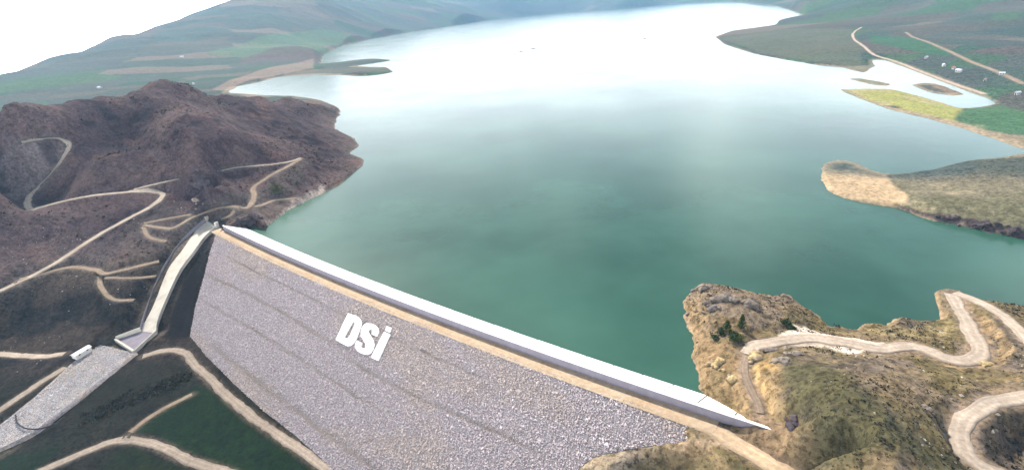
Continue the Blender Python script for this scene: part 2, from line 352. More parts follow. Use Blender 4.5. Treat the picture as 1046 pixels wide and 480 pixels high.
def spline(P, step):
    P = np.asarray(P, float); out = []
    Q = np.vstack([2 * P[0] - P[1], P, 2 * P[-1] - P[-2]])
    for i in range(1, len(Q) - 2):
        n = max(2, int(np.linalg.norm(Q[i + 1][:2] - Q[i][:2]) / step))
        for k in range(n):
            t = k / n; a, b, c, d = Q[i - 1], Q[i], Q[i + 1], Q[i + 2]
            out.append(0.5 * (2 * b + (c - a) * t + (2 * a - 5 * b + 4 * c - d) * t * t + (3 * b - a - 3 * c + d) * t ** 3))
    out.append(P[-1]); return np.array(out)
def smooth1(z, k):
    w = np.ones(2 * k + 1) / (2 * k + 1); return np.convolve(np.pad(z, k, mode='edge'), w, 'valid')

LINE = np.full(H.shape, 1e9)       # metres to the nearest road edge
def grade(P, half, shoulder):
    """flatten the ground along a centre line P (x,y,z)"""
    global H
    t, l = lp(P[:, 0], P[:, 1])
    a = np.clip(((t - TH0) / DT), 0, NT - 1); b = np.clip(((l - LR0) / DL), 0, NL - 1)
    m = 8 + int((half + shoulder) / (np.exp(l.min()) * min(DT, DL)))
    j0, j1 = max(0, int(a.min()) - m), min(NT, int(a.max()) + m); i0, i1 = max(0, int(b.min()) - m), min(NL, int(b.max()) + m)
    xs = X[i0:i1, j0:j1]; ys = Y[i0:i1, j0:j1]
    d = np.full(xs.shape, 1e9); zz = np.zeros(xs.shape)
    for k in range(len(P) - 1):
        A = P[k]; E = P[k + 1] - A; q = E[0] ** 2 + E[1] ** 2 + 1e-9
        u = np.clip(((xs - A[0]) * E[0] + (ys - A[1]) * E[1]) / q, 0, 1)
        dd = np.hypot(xs - A[0] - u * E[0], ys - A[1] - u * E[1])
        c = dd < d; d = np.where(c, dd, d); zz = np.where(c, A[2] + u * E[2], zz)
    w = sstep(half + shoulder, half + 0.5, d)
    sub = H[i0:i1, j0:j1]
    H[i0:i1, j0:j1] = sub * (1 - w) + (zz - 0.22) * w
    LINE[i0:i1, j0:j1] = np.minimum(LINE[i0:i1, j0:j1], d - half)

ROADS = [  # px line, width, shade, name
    ([(23, 148), (39, 140), (53, 135), (63, 138), (69, 145), (66, 158), (55, 176), (39, 194), (30, 206), (30, 213), (41, 213), (64, 207), (92, 199), (115, 197), (138, 195), (158, 195), (166, 197.5), (165, 203), (157, 210), (137, 220), (100, 240), (60, 267), (20, 288), (-14, 304)], 4.6, 'pale', 'hill_road'),
    ([(137, 194), (158, 188), (183, 182)], 3.0, 'pale', 'hill_road'),
    ([(226, 173), (240, 171.5), (265, 168.5), (295, 165.5), (307, 162.5)], 3.0, 'pale', 'hill_road'),
    ([(307, 162.5), (291, 172), (271, 182), (259, 191), (260, 201), (254, 211), (240, 218), (226, 225)], 4.4, 'dirt', 'hill_road'),
    ([(256, 210), (266, 209), (281, 205), (303, 203)], 3.0, 'dirt', 'dirt_track'),
    ([(244, 216), (238, 211), (223, 206), (208, 214), (195, 225), (178, 236), (165, 232), (147, 229)], 3.6, 'dirt', 'dirt_track'),
    ([(147, 228), (160, 225), (178, 223), (194, 217)], 2.8, 'dirt', 'dirt_track'),
    ([(146, 231), (149, 238), (156, 243), (171, 250)], 2.8, 'dirt', 'dirt_track'),
    ([(20, 286), (47, 277), (73, 273), (98, 275), (107, 281), (120, 277), (133, 273), (163, 268)], 3.8, 'dirt', 'dirt_track'),
    ([(107, 282), (130, 284), (160, 283)], 2.4, 'dirt', 'dirt_track'),
    ([(101, 279), (103, 293), (116, 307), (138, 307)], 2.8, 'dirt', 'dirt_track'),
    ([(-20, 360), (0, 362), (20, 364), (46, 363), (66, 361)], 4.5, 'pale', 'valley_road'),
    ([(-16, 430), (0, 419), (30, 398), (66, 374)], 5.0, 'grey', 'valley_road'),
    ([(38, 483), (83, 463), (110, 452), (133, 448), (157, 453), (187, 467), (222, 479), (246, 488)], 4.6, 'grey', 'field_road'),
    ([(133, 442), (150, 428), (167, 417), (196, 402)], 2.6, 'dirt', 'dirt_track'),
    ([(146, 364), (168, 358), (187, 359), (200, 373), (226, 398), (257, 425), (288, 446), (313, 463), (338, 484)], 4.6, 'grey', 'toe_road'),
    ([(716, 431), (733, 441), (750, 452), (772, 465), (808, 486), (836, 505)], 6.5, 'sand', 'access_road'),
    ([(764, 362), (770, 354), (789, 349), (824, 346), (868, 351), (899, 353), (934, 355.5), (964, 364), (986, 367), (1000, 362), (1002, 352), (996, 342), (984, 322), (971, 302)], 6.0, 'pale', 'shore_road'),
    ([(975, 300), (993, 307), (1012, 316), (1038, 333), (1056, 350)], 5.0, 'pale', 'shore_road'),
    ([(1080, 399), (1046, 405.5), (1012, 412), (992, 422), (983, 438), (987, 460), (1004, 478), (1030, 492)], 5.4, 'pale', 'loop_road'),
    ([(763, 364), (760, 375), (765, 392), (773, 408), (776, 423)], 2.6, 'dirt', 'dirt_track'),
    ([(880, 28), (872.5, 33), (871.5, 38.5), (879, 45), (891, 55), (912, 62), (943, 74.5), (968, 84), (1006, 96)], 6.0, 'pale', 'country_road'),
    ([(925, 33), (938, 40), (955, 46), (985, 60), (1010, 70), (1046, 86)], 7.0, 'dirt', 'country_road'),
]
road_geo = []
for pts, w, shade, nm in ROADS:
    P = np.array([un(*p, ROAD_Z) if nm == 'access_road' else hit(*p) for p in pts]); far_k = max(1.0, np.hypot(P[:, 0], P[:, 1]).mean() / 500)
    P = spline(P, 2.5 * far_k); P[:, 2] = sample(H, P[:, 0], P[:, 1])
    P[:, 2] = np.maximum(smooth1(smooth1(P[:, 2], 5), 5), -46)
    up = sample(SD, P[:, 0], P[:, 1]) > -30
    sq = dam_sq(P[:, 0], P[:, 1])[1]
    P[:, 2] = np.where(sq < -3, np.maximum(P[:, 2], 0.8), P[:, 2])
    if nm == 'access_road': P[:, 2] = ROAD_Z - 0.1
    grade(P, w / 2, 3.5 + w * 0.5 if shade != 'grey' else 2.5)
    road_geo.append((P, w, shade, nm))

# spillway line
SPL = [(212, 226), (200, 235.5), (185.5, 249.5), (170.5, 271.5), (158.5, 296.5), (148.5, 324.5), (144.5, 338)]
SPR = [(222, 232), (210, 242), (198, 258), (184, 277), (171, 304), (161.5, 327.5), (159.5, 340)]
SPZ = [3.2, 0.5, -4.5, -12.0, -20.5, -29.5, -34.0]
spl = np.array([un(p[0], p[1], z) for p, z in zip(SPL, SPZ)]); spr = np.array([un(p[0], p[1], z) for p, z in zip(SPR, SPZ)])
def resample(P, n):
    f = spline(P, 1.0); d = np.concatenate([[0], np.cumsum(np.linalg.norm(np.diff(f, axis=0), axis=1))])
    u = np.linspace(0, d[-1], n); return np.stack([np.interp(u, d, f[:, k]) for k in range(3)], 1)
NSP = 61
spl = resample(spl, NSP); spr = resample(spr, NSP); spc = (spl + spr) / 2
g = spc.copy(); g[:, 2] -= 1.0; grade(g, float(np.linalg.norm(spl - spr, axis=1).mean()) / 2 + 0.6, 5)
bas_l = [un(144.5, 338, -34), un(119, 347, -36.2)]; bas_r = [un(159.5, 340, -34), un(138, 359, -36.2)]
g = np.array([(un(151, 339, -34) + 0), un(128, 353, -36.2)]); g[:, 2] -= 0.8; grade(g, 8, 3)
# rock-lined tailwater channel
CHL = [(98, 351), (76, 370), (50, 394), (17, 422), (-30, 458)]
CHR = [(140, 361), (112, 383), (64, 420), (33, 443), (-10, 464)]
CHZ = [-36.6, -37.6, -39.0, -40.6, -42.6]
chl = resample(np.array([un(p[0], p[1], z) for p, z in zip(CHL, CHZ)]), 40); chr_ = resample(np.array([un(p[0], p[1], z) for p, z in zip(CHR, CHZ)]), 40)
chc = (chl + chr_) / 2; CHW = np.linalg.norm(chl - chr_, axis=1)
g = chc.copy(); g[:, 2] -= 0.9; grade(g, float(CHW.mean()) / 2 - 1.0, 3)

# ------------------------------------------------------------------ ground colours (albedo of soil, scrub, rock, crops; some shade and haze painted in)
def poly_hit(pts): return to_lp(np.array([hit(*p)[:2] for p in pts]))
def zone(P, soft):
    """soft mask of a ground polygon, soft in metres; evaluated only round the polygon"""
    lo = P.min(0) - 0.06; hi = P.max(0) + 0.06
    i0, i1 = max(0, int((lo[1] - LR0) / DL)), min(NL, int((hi[1] - LR0) / DL) + 2); j0, j1 = max(0, int((lo[0] - TH0) / DT)), min(NT, int((hi[0] - TH0) / DT) + 2)
    m = np.zeros(H.shape)
    if i1 > i0 and j1 > j0:
        d = sdf(P, T[i0:i1, j0:j1], L[i0:i1, j0:j1]) * R[i0:i1, j0:j1]
        d = d + fbm(X[i0:i1, j0:j1], Y[i0:i1, j0:j1], soft * 4, 3, 91) * soft * 1.5
        m[i0:i1, j0:j1] = sstep(-soft, soft, d)
    return m
VG = np.ones(H.shape)
def lay(colr, m, veg=None):
    global CA, VG
    if veg is not None: VG = VG * (1 - m) + veg * m
    CA = CA * (1 - m[..., None]) + np.array(colr) * m[..., None]
n1 = fbm(X, Y, 60, 5, 101, 0.6) * 0.5 + 0.5; n2 = fbm(X, Y, 12, 4, 111, 0.6) * 0.5 + 0.5; n3 = fbm(X, Y, 300, 4, 121) * 0.5 + 0.5
CA = np.zeros(H.shape + (3,)) + np.array([0.125, 0.105, 0.085])
# left massif: dark heath over mauve-brown soil, paler on ribs
lay((0.100, 0.058, 0.058), leftm, 0.5)
lay((0.180, 0.110, 0.090), leftm * sstep(0.50, 0.72, n1) * 0.85)
lay((0.030, 0.020, 0.026), leftm * sstep(0.52, 0.68, n2 * 0.55 + (1 - n1) * 0.45))
lay((0.21, 0.110, 0.085), leftm * sstep(0.62, 0.75, fbm(X, Y, 35, 4, 131, 0.6) * 0.5 + 0.5) * 0.6)
gx = np.gradient(H, axis=1) / (R * DT); gy = np.gradient(H, axis=0) / (R * DL); steep = np.hypot(gx, gy)
# valley side and floor
val = sstep(8, -14, H) * sstep(-0.1, -0.3, T) * sstep(800, 600, R)
lay((0.060, 0.044, 0.038), val * 0.85)
lay((0.032, 0.025, 0.024), val * sstep(0.5, 0.7, n2))
lay((0.100, 0.070, 0.054), val * sstep(0.60, 0.75, n1))
lay((0.030, 0.031, 0.019), sstep(-36.5, -38.5, H) * sstep(-0.1, -0.3, T) * 0.85)
for pts, c, a in [
    ([(200, 392), (222, 402), (250, 428), (285, 452), (325, 478), (340, 495), (232, 495), (205, 470), (160, 448), (140, 440), (160, 425)], (0.014, 0.040, 0.006), 0.95),
    ([(95, 480), (120, 462), (140, 458), (165, 466), (205, 484), (210, 500), (90, 500)], (0.020, 0.034, 0.012), 0.9),
    ([(-20, 470), (20, 462), (60, 455), (40, 478), (-20, 500)], (0.016, 0.036, 0.012), 0.9),
    ([(140, 372), (180, 366), (197, 380), (190, 398), (150, 412), (110, 430), (80, 432), (110, 395)], (0.034, 0.034, 0.023), 0.8)]:
    lay(c, zone(poly_hit(pts), 2.0) * a, 0.5)
lay((0.016, 0.012, 0.015), zone(poly_hit([(222, 236), (214, 262), (204, 300), (193, 344), (176, 346), (162, 336), (172, 302), (186, 276), (198, 258), (210, 242)]), 2.0) * 0.92)  # dark slope between spillway and dam, its shade painted into the ground
for pts, c, a in [  # bare, worked ground on the left abutment
    ([(200, 205), (225, 196), (250, 196), (270, 190), (300, 166), (318, 165), (310, 185), (300, 200), (275, 225), (240, 226), (215, 226), (195, 222)], (0.135, 0.100, 0.078), 0.75),
    ([(135, 225), (165, 205), (200, 208), (215, 222), (190, 245), (165, 262), (140, 262), (120, 250)], (0.125, 0.092, 0.075), 0.6),
    ([(20, 285), (60, 268), (110, 270), (160, 262), (165, 285), (120, 300), (70, 300), (40, 315), (10, 310)], (0.125, 0.092, 0.072), 0.55),
    ([(30, 345), (60, 330), (110, 335), (130, 345), (90, 356), (30, 360), (-20, 358), (-20, 335)], (0.12, 0.085, 0.062), 0.6),
    ([(0, 160), (30, 145), (60, 145), (60, 165), (42, 188), (25, 200), (-20, 215), (-20, 165)], (0.30, 0.235, 0.20), 0.55),
    ([(274, 229), (296, 210), (318, 197), (330, 190), (332, 199), (308, 219), (288, 234)], (0.46, 0.36, 0.29), 1.0),
    ([(-20, 300), (8, 318), (15, 345), (-20, 350)], (0.14, 0.095, 0.06), 0.5)]:
    lay(c, zone(poly_hit(pts), 2.5) * a, 0.5)
q_spots = zone(poly_hit([(0, 160), (30, 145), (60, 145), (60, 165), (42, 188), (25, 200), (-20, 215), (-20, 165)]), 2.0)
lay((0.09, 0.06, 0.06), q_spots * sstep(0.5, 0.62, fbm(X, Y, 16, 4, 141, 0.65) * 0.5 + 0.5) * 0.9)
# right abutment hill
lay((0.165, 0.128, 0.075), rightm, 0.7)
lay((0.120, 0.102, 0.045), rightm * sstep(0.48, 0.66, n1) * 0.8)
lay((0.19, 0.15, 0.105), rightm * sstep(0.56, 0.72, fbm(X, Y, 26, 5, 151, 0.65) * 0.5 + 0.5) * 0.8)
lay((0.085, 0.072, 0.062), rightm * sstep(0.55, 0.72, n2) * 0.7)
lay((0.27, 0.20, 0.11), rightm * sstep(0.62, 1.0, steep) * sstep(18, 10, H) * 0.75)
for pts, c, a in [
    ([(720, 350), (745, 352), (760, 365), (770, 395), (785, 425), (775, 430), (740, 410), (712, 395), (712, 360)], (0.28, 0.20, 0.11), 0.85),
    ([(700, 312), (712, 320), (722, 345), (716, 372), (704, 345)], (0.28, 0.205, 0.115), 0.8),
    ([(780, 425), (800, 430), (830, 470), (840, 490), (810, 490), (770, 455), (745, 440)], (0.30, 0.215, 0.135), 0.8),
    ([(592, 478), (612, 464), (650, 458), (735, 448), (742, 456), (700, 462), (640, 468), (615, 490), (580, 490)], (0.34, 0.26, 0.17), 0.8),
    ([(640, 474), (670, 462), (720, 466), (760, 475), (775, 490), (630, 490)], (0.095, 0.085, 0.045), 0.8),
    ([(790, 365), (800, 375), (795, 400), (790, 420), (775, 405), (770, 375)], (0.36, 0.25, 0.11), 0.7),
    ([(812, 333), (835, 338), (850, 344), (905, 352), (900, 362), (870, 362), (830, 352), (800, 352)], (0.62, 0.56, 0.47), 0.85),
    ([(965, 305), (985, 305), (1010, 335), (1012, 365), (985, 380), (960, 372), (990, 360), (985, 335)], (0.33, 0.23, 0.13), 0.6),
    ([(840, 338), (870, 338), (900, 333), (940, 334), (968, 328), (978, 335), (960, 345), (910, 345)], (0.30, 0.25, 0.12), 0.6),
    ([(975, 425), (985, 412), (1040, 402), (1050, 405), (1000, 418), (982, 440), (990, 470), (975, 450)], (0.26, 0.18, 0.12), 0.7),
    ([(1008, 428), (1046, 418), (1090, 430), (1090, 490), (1015, 478), (1002, 455)], (0.105, 0.085, 0.075), 0.7),
    ([(700, 300), (720, 292), (765, 298), (805, 305), (800, 325), (770, 335), (740, 320), (715, 315)], (0.205, 0.165, 0.125), 0.75)]:
    lay(c, zone(poly_hit(pts), 1.2) * a * (0.35 + 0.65 * sstep(0.35, 0.6, fbm(X, Y, 7, 4, 171, 0.65) * 0.5 + 0.5)), 0.6)
for pts in ([(806, 336), (822, 334), (838, 340), (870, 345), (905, 350), (902, 358), (872, 361), (840, 354), (800, 352)], [(795, 342), (812, 334), (818, 340), (800, 348)]):
    lay((0.60, 0.54, 0.45), zone(poly_hit(pts), 0.8) * 0.9, 0.0)
lay((0.060, 0.060, 0.030), zone(poly_hit([(800, 372), (835, 372), (880, 392), (930, 430), (960, 465), (975, 495), (830, 495), (815, 470), (805, 420)]), 5) * (0.25 + 0.6 * sstep(0.35, 0.6, n1)))  # shade of the camera-facing slope, painted as a darker zone
# middle peninsula
lay((0.135, 0.118, 0.078), midp, 0.45)
lay((0.105, 0.098, 0.058), midp * sstep(0.45, 0.65, n1))
lay((0.24, 0.20, 0.13), midp * sstep(0.6, 0.75, n2) * 0.6)
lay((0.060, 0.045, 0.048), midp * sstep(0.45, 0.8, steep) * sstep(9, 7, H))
lay((0.32, 0.235, 0.145), zone(poly_hit([(828, 150), (850, 138), (885, 150), (900, 172), (912, 188), (930, 204), (905, 210), (860, 205), (835, 190)]), 1.5) * 0.95, 0.0)
# spits and fields across the lake
fieldz = sstep(0.3, 0.4, T) * sstep(520, 560, R) * sstep(2600, 2000, R) + sstep(3000, 2000, R) * sstep(1150, 1300, R) * sstep(0.1, 0.0, T) * 0
plain = np.clip(sstep(0.28, 0.36, T) * sstep(480, 520, R) + sstep(1100, 1350, R) * sstep(-0.05, -0.1, T) + far, 0, 1)
cw = np.where(R > 2200, 420.0, 150.0)
wx = X + fbm(X, Y, 240, 3, 161) * 90; wy = Y + fbm(X, Y, 240, 3, 165) * 90
cx_ = np.floor((wx * 0.9 + wy * 0.43) / cw); cy_ = np.floor((wy * 0.9 - wx * 0.43) / (cw * 0.55))
hcell = _hash(cx_, cy_, 5); hb = _hash(cx_, cy_, 8)
pal = np.array([[0.075, 0.070, 0.060], [0.040, 0.085, 0.048], [0.085, 0.078, 0.066], [0.030, 0.070, 0.045], [0.13, 0.105, 0.085], [0.060, 0.066, 0.052], [0.05, 0.095, 0.050], [0.085, 0.066, 0.064]])
fc = pal[np.clip((hcell * 8).astype(int), 0, 7)]
base_p = np.array([0.046, 0.066, 0.062])[None, None, :] * (0.75 + 0.5 * n3)[..., None]  # distant haze put into the ground colour as a blue-green base
fw = (0.15 + 0.65 * sstep(0.45, 0.6, hb))[..., None]
pc = base_p * (1 - fw) + fc * fw
CA = CA * (1 - plain[..., None]) + pc * plain[..., None]
for pts, c, a in [
    ([(855, 90), (910, 90), (945, 99), (985, 111), (975, 124), (930, 114), (880, 102)], (0.235, 0.235, 0.075), 0.9),
    ([(985, 111), (1020, 108), (1060, 118), (1060, 142), (1010, 134), (975, 124)], (0.045, 0.105, 0.050), 0.85),
    ([(895, 107), (930, 114), (975, 124), (1010, 134), (1060, 142), (1060, 160), (1003, 141), (955, 126), (900, 112)], (0.24, 0.18, 0.12), 0.7),
    ([(888, 36), (925, 38), (975, 52), (968, 58), (930, 52), (890, 44)], (0.026, 0.085, 0.045), 0.85),
    ([(985, 108), (960, 92), (935, 86), (945, 84), (975, 92)], (0.20, 0.14, 0.10), 0.7),
    ([(735, 40), (800, 30), (870, 30), (880, 50), (880, 70), (820, 62), (770, 54)], (0.075, 0.085, 0.062), 0.8),
    ([(245, 95), (240, 88), (283, 77), (320, 70), (320, 60), (280, 68), (235, 82), (215, 92)], (0.19, 0.14, 0.115), 0.7),
    ([(210, 55), (260, 40), (330, 30), (360, 36), (325, 52), (250, 60)], (0.06, 0.12, 0.065), 0.6),
    ([(320, 75), (360, 74), (400, 76), (400, 70), (360, 70), (330, 70)], (0.07, 0.075, 0.06), 0.8)]:
    lay(c, zone(poly_hit(pts), 4.0) * a, 0.2)
# wet pale margin round the lake
rim = sstep(1.6, 0.5, H) * (H > -0.5) * (SD > -25) * upst
lay((0.30, 0.235, 0.16), rim * 0.55 * (1 - 0.6 * leftm), 0.1)
# dusty shoulders along the roads
lay((0.24, 0.19, 0.145), sstep(2.6, 0.2, LINE) * 0.6 * sstep(2000, 1200, R), 0.4)
VG = np.clip(VG, 0, 1) * (1 - 0.6 * far)
CA = CA * (0.82 + 0.36 * vnoise(X / 3.1, Y / 3.1, 77))[..., None] * (0.85 + 0.3 * n2)[..., None]
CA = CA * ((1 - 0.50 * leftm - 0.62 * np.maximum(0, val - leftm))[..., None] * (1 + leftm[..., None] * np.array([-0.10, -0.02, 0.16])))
CA = CA * (1 + rightm[..., None] * np.array([-0.10, -0.16, -0.18]))
CA = np.clip(CA, 0.004, 0.8)

# ------------------------------------------------------------------ materials
def new_mat(name):
    m = bpy.data.materials.new(name); m.use_nodes = True; t = m.node_tree; t.nodes.clear()
    out = t.nodes.new('ShaderNodeOutputMaterial'); b = t.nodes.new('ShaderNodeBsdfPrincipled'); t.links.new(b.outputs[0], out.inputs[0])
    return m, t, b
def grain(t, scale, detail=4, rough=0.6):
    g = t.nodes.new('ShaderNodeNewGeometry'); n = t.nodes.new('ShaderNodeTexNoise'); t.links.new(g.outputs['Position'], n.inputs['Vector'])
    n.inputs['Scale'].default_value = scale; n.inputs['Detail'].default_value = detail; n.inputs['Roughness'].default_value = rough
    return n
def earth_mat(name, color=None, scale=0.35, contrast=(0.55, 1.45), bump=0.6, bump_scale=0.8, rough=0.95, attr=None, patch=None, speckle=None):
    m, t, b = new_mat(name)
    n = grain(t, scale, 6, 0.65); mr = t.nodes.new('ShaderNodeMapRange'); t.links.new(n.outputs['Fac'], mr.inputs[0])
    mr.inputs[1].default_value = 0.3; mr.inputs[2].default_value = 0.7; mr.inputs[3].default_value = contrast[0]; mr.inputs[4].default_value = contrast[1]
    mul = t.nodes.new('ShaderNodeVectorMath'); mul.operation = 'SCALE'; t.links.new(mr.outputs[0], mul.inputs['Scale'])
    if attr:
        a = t.nodes.new('ShaderNodeAttribute'); a.attribute_name = attr; src = a.outputs['Color']
    else:
        r = t.nodes.new('ShaderNodeRGB'); r.outputs[0].default_value = (*color, 1); src = r.outputs[0]
    if patch:
        pn = grain(t, patch[1], 5, 0.6); pr = t.nodes.new('ShaderNodeValToRGB'); t.links.new(pn.outputs['Fac'], pr.inputs[0])
        pr.color_ramp.elements[0].position = 0.45; pr.color_ramp.elements[1].position = 0.65
        mxn = t.nodes.new('ShaderNodeMix'); mxn.data_type = 'RGBA'; t.links.new(pr.outputs[0], mxn.inputs[0]); t.links.new(src, mxn.inputs[6]); mxn.inputs[7].default_value = (*patch[0], 1); src = mxn.outputs[2]
    if speckle:
        for sc_, lo_, hi_, amt in speckle:
            sn = grain(t, sc_, 3, 0.6); sr = t.nodes.new('ShaderNodeMapRange'); t.links.new(sn.outputs['Fac'], sr.inputs[0])
            sr.inputs[1].default_value = lo_; sr.inputs[2].default_value = hi_; sr.inputs[3].default_value = 1.0; sr.inputs[4].default_value = amt
            vm = t.nodes.new('ShaderNodeMix'); vm.data_type = 'FLOAT'; t.links.new(a.outputs['Alpha'], vm.inputs[0]); vm.inputs[2].default_value = 1.0; t.links.new(sr.outputs[0], vm.inputs[3])
            sv = t.nodes.new('ShaderNodeVectorMath'); sv.operation = 'SCALE'; t.links.new(src, sv.inputs[0]); t.links.new(vm.outputs[0], sv.inputs['Scale']); src = sv.outputs[0]
    t.links.new(src, mul.inputs[0]); t.links.new(mul.outputs[0], b.inputs['Base Color'])
    b.inputs['Roughness'].default_value = rough; b.inputs['Specular IOR Level'].default_value = 0.06
    if bump:
        bn = grain(t, bump_scale, 6, 0.7); bp = t.nodes.new('ShaderNodeBump'); bp.inputs['Strength'].default_value = bump; bp.inputs['Distance'].default_value = 0.6
        t.links.new(bn.outputs['Fac'], bp.inputs['Height']); t.links.new(bp.outputs[0], b.inputs['Normal'])
    return m
M = {}
M['ground'] = earth_mat('ground', attr='albedo', speckle=[(0.6, 0.53, 0.59, 0.35), (0.17, 0.53, 0.61, 0.5)], scale=0.40, contrast=(0.62, 1.6), bump=1.0, bump_scale=0.5)
M['pale'] = earth_mat('pale_dirt', (0.44, 0.37, 0.29), 0.5, (0.75, 1.2), 0.3, 1.5, patch=((0.34, 0.27, 0.20), 0.12))
M['dirt'] = earth_mat('brown_dirt', (0.25, 0.195, 0.15), 0.5, (0.7, 1.3), 0.4, 1.2, patch=((0.17, 0.13, 0.10), 0.15))
M['grey'] = earth_mat('grey_dirt', (0.27, 0.225, 0.185), 0.5, (0.75, 1.25), 0.3, 1.5, patch=((0.20, 0.16, 0.125), 0.15))
M['sand'] = earth_mat('sand_dirt', (0.40, 0.305, 0.21), 0.5, (0.8, 1.2), 0.3, 1.5, patch=((0.36, 0.26, 0.17), 0.1))
M['track'] = earth_mat('track_dirt', attr='albedo', scale=0.6, contrast=(0.75, 1.25), bump=0.4, bump_scale=1.2)
M['rock_bed'] = earth_mat('rock_bed', (0.24, 0.215, 0.22), 0.7, (0.5, 1.5), 0.9, 1.0, patch=((0.26, 0.215, 0.18), 0.05))
M['rocks'] = earth_mat('rocks', attr='albedo', scale=1.2, contrast=(0.75, 1.25), bump=0.3, bump_scale=3)
M['outcrop'] = earth_mat('outcrop_rock', (0.23, 0.19, 0.155), 0.5, (0.45, 1.5), 0.8, 1.2, patch=((0.13, 0.11, 0.105), 0.25))
M['dark_rock'] = earth_mat('dark_rock', (0.075, 0.06, 0.065), 0.5, (0.5, 1.5), 0.8, 1.2)
M['yellow_rock'] = earth_mat('yellow_rock', (0.40, 0.30, 0.15), 0.5, (0.55, 1.4), 0.8, 1.2, patch=((0.26, 0.21, 0.16), 0.3))
M['slab'] = earth_mat('white_concrete', (0.80, 0.79, 0.77), 0.25, (0.93, 1.05), 0.05, 2, rough=0.8)
M['wall'] = earth_mat('shaded_wall_concrete', (0.20, 0.18, 0.21), 0.3, (0.85, 1.12), 0.05, 2, rough=0.85)  # dark mauve: shade of the wall faces is put into the colour
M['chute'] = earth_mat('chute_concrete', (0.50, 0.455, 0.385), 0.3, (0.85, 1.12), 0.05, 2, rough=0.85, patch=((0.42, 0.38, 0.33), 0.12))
M['letter'] = earth_mat('letter_paint', (0.84, 0.83, 0.82), 0.8, (0.93, 1.05), 0.15, 2, rough=0.8)
M['leaf'] = earth_mat('leaf', (0.045, 0.068, 0.018), 1.2, (0.5, 1.5), 0, rough=0.8)
M['scrub'] = earth_mat('scrub', (0.034, 0.031, 0.020), 0.2, (0.5, 1.6), 0, rough=0.9)
M['bark'] = earth_mat('bark', (0.07, 0.05, 0.035), 2, (0.7, 1.3), 0, rough=0.9)
M['white_wall'] = earth_mat('white_plaster', (0.55, 0.53, 0.50), 0.5, (0.9, 1.08), 0, rough=0.8)
M['metal_roof'] = earth_mat('pale_sheet_roof', (0.58, 0.62, 0.68), 0.5, (0.9, 1.08), 0, rough=0.45)
M['tile_roof'] = earth_mat('tile_roof', (0.30, 0.13, 0.09), 0.8, (0.7, 1.3), 0, rough=0.8)
M['dark'] = earth_mat('dark_opening', (0.03, 0.032, 0.036), 1, (0.8, 1.2), 0, rough=0.3)
M['pipe'] = earth_mat('dark_pipe', (0.035, 0.033, 0.035), 1, (0.8, 1.2), 0, rough=0.6)
# water: turbid green body under a rippled surface
m, t, b = new_mat('lake_water'); M['water'] = m
wnse = grain(t, 0.0065, 4, 0.55); wr = t.nodes.new('ShaderNodeValToRGB'); t.links.new(wnse.outputs['Fac'], wr.inputs[0])
wr.color_ramp.elements[0].position = 0.35; wr.color_ramp.elements[0].color = (0.013, 0.052, 0.034, 1)
wr.color_ramp.elements[1].position = 0.68; wr.color_ramp.elements[1].color = (0.036, 0.102, 0.072, 1)
t.links.new(wr.outputs[0], b.inputs['Base Color']); b.inputs['IOR'].default_value = 1.333; b.inputs['Roughness'].default_value = 0.20
rn = grain(t, 0.0045, 4, 0.55); rmr = t.nodes.new('ShaderNodeMapRange'); t.links.new(rn.outputs['Fac'], rmr.inputs[0])
rmr.inputs[1].default_value = 0.35; rmr.inputs[2].default_value = 0.65; rmr.inputs[3].default_value = 0.16; rmr.inputs[4].default_value = 0.21
t.links.new(rmr.outputs[0], b.inputs['Roughness'])      # calm and wind-ruffled patches
w1 = grain(t, 0.35, 5, 0.6); w2 = grain(t, 0.03, 3, 0.5)
wa = t.nodes.new('ShaderNodeMath'); wa.operation = 'MULTIPLY_ADD'; t.links.new(w2.outputs['Fac'], wa.inputs[0]); wa.inputs[1].default_value = 2.0; t.links.new(w1.outputs['Fac'], wa.inputs[2])
bp = t.nodes.new('ShaderNodeBump'); bp.inputs['Strength'].default_value = 0.11; bp.inputs['Distance'].default_value = 0.35
t.links.new(wa.outputs[0], bp.inputs['Height']); t.links.new(bp.outputs[0], b.inputs['Normal'])

# ------------------------------------------------------------------ mesh helpers
def mesh_np(name, V, quads=None, tris=None, mat=None, parent=None, colors=None, smooth=True):
    me = bpy.data.meshes.new(name); V = np.asarray(V, np.float32); nf = 0; loops = []; starts = []
    if quads is not None and len(quads):
        q = np.asarray(quads, np.int32); loops.append(q.ravel()); starts.append(np.arange(len(q)) * 4); nf = len(q) * 4
    if tris is not None and len(tris):
        q = np.asarray(tris, np.int32); loops.append(q.ravel()); starts.append(np.arange(len(q)) * 3 + nf)
    loops = np.concatenate(loops); starts = np.concatenate(starts)
    me.vertices.add(len(V)); me.vertices.foreach_set('co', V.ravel())
    me.loops.add(len(loops)); me.loops.foreach_set('vertex_index', loops.astype(np.int32))
    me.polygons.add(len(starts)); me.polygons.foreach_set('loop_start', starts.astype(np.int32))
    me.polygons.foreach_set('use_smooth', np.full(len(starts), smooth))
    me.update(calc_edges=True)
    if colors is not None:
        at = me.color_attributes.new('albedo', 'FLOAT_COLOR', 'POINT')
        c4 = np.ones((len(V), 4), np.float32); c4[:, :colors.shape[1]] = colors; at.data.foreach_set('color', c4.ravel())
    if mat: me.materials.append(mat)
    o = bpy.data.objects.new(name, me); COL.objects.link(o)
    if parent: o.parent = parent
    return o
def empty(name, loc=(0, 0, 0)):
    o = bpy.data.objects.new(name, None); o.empty_display_size = 2; COL.objects.link(o); o.location = loc; return o
def tag(o, label=None, cat=None, group=None, kind=None):
    if label: o['label'] = label
    if cat: o['category'] = cat
    if group: o['group'] = group
    if kind: o['kind'] = kind
    return o
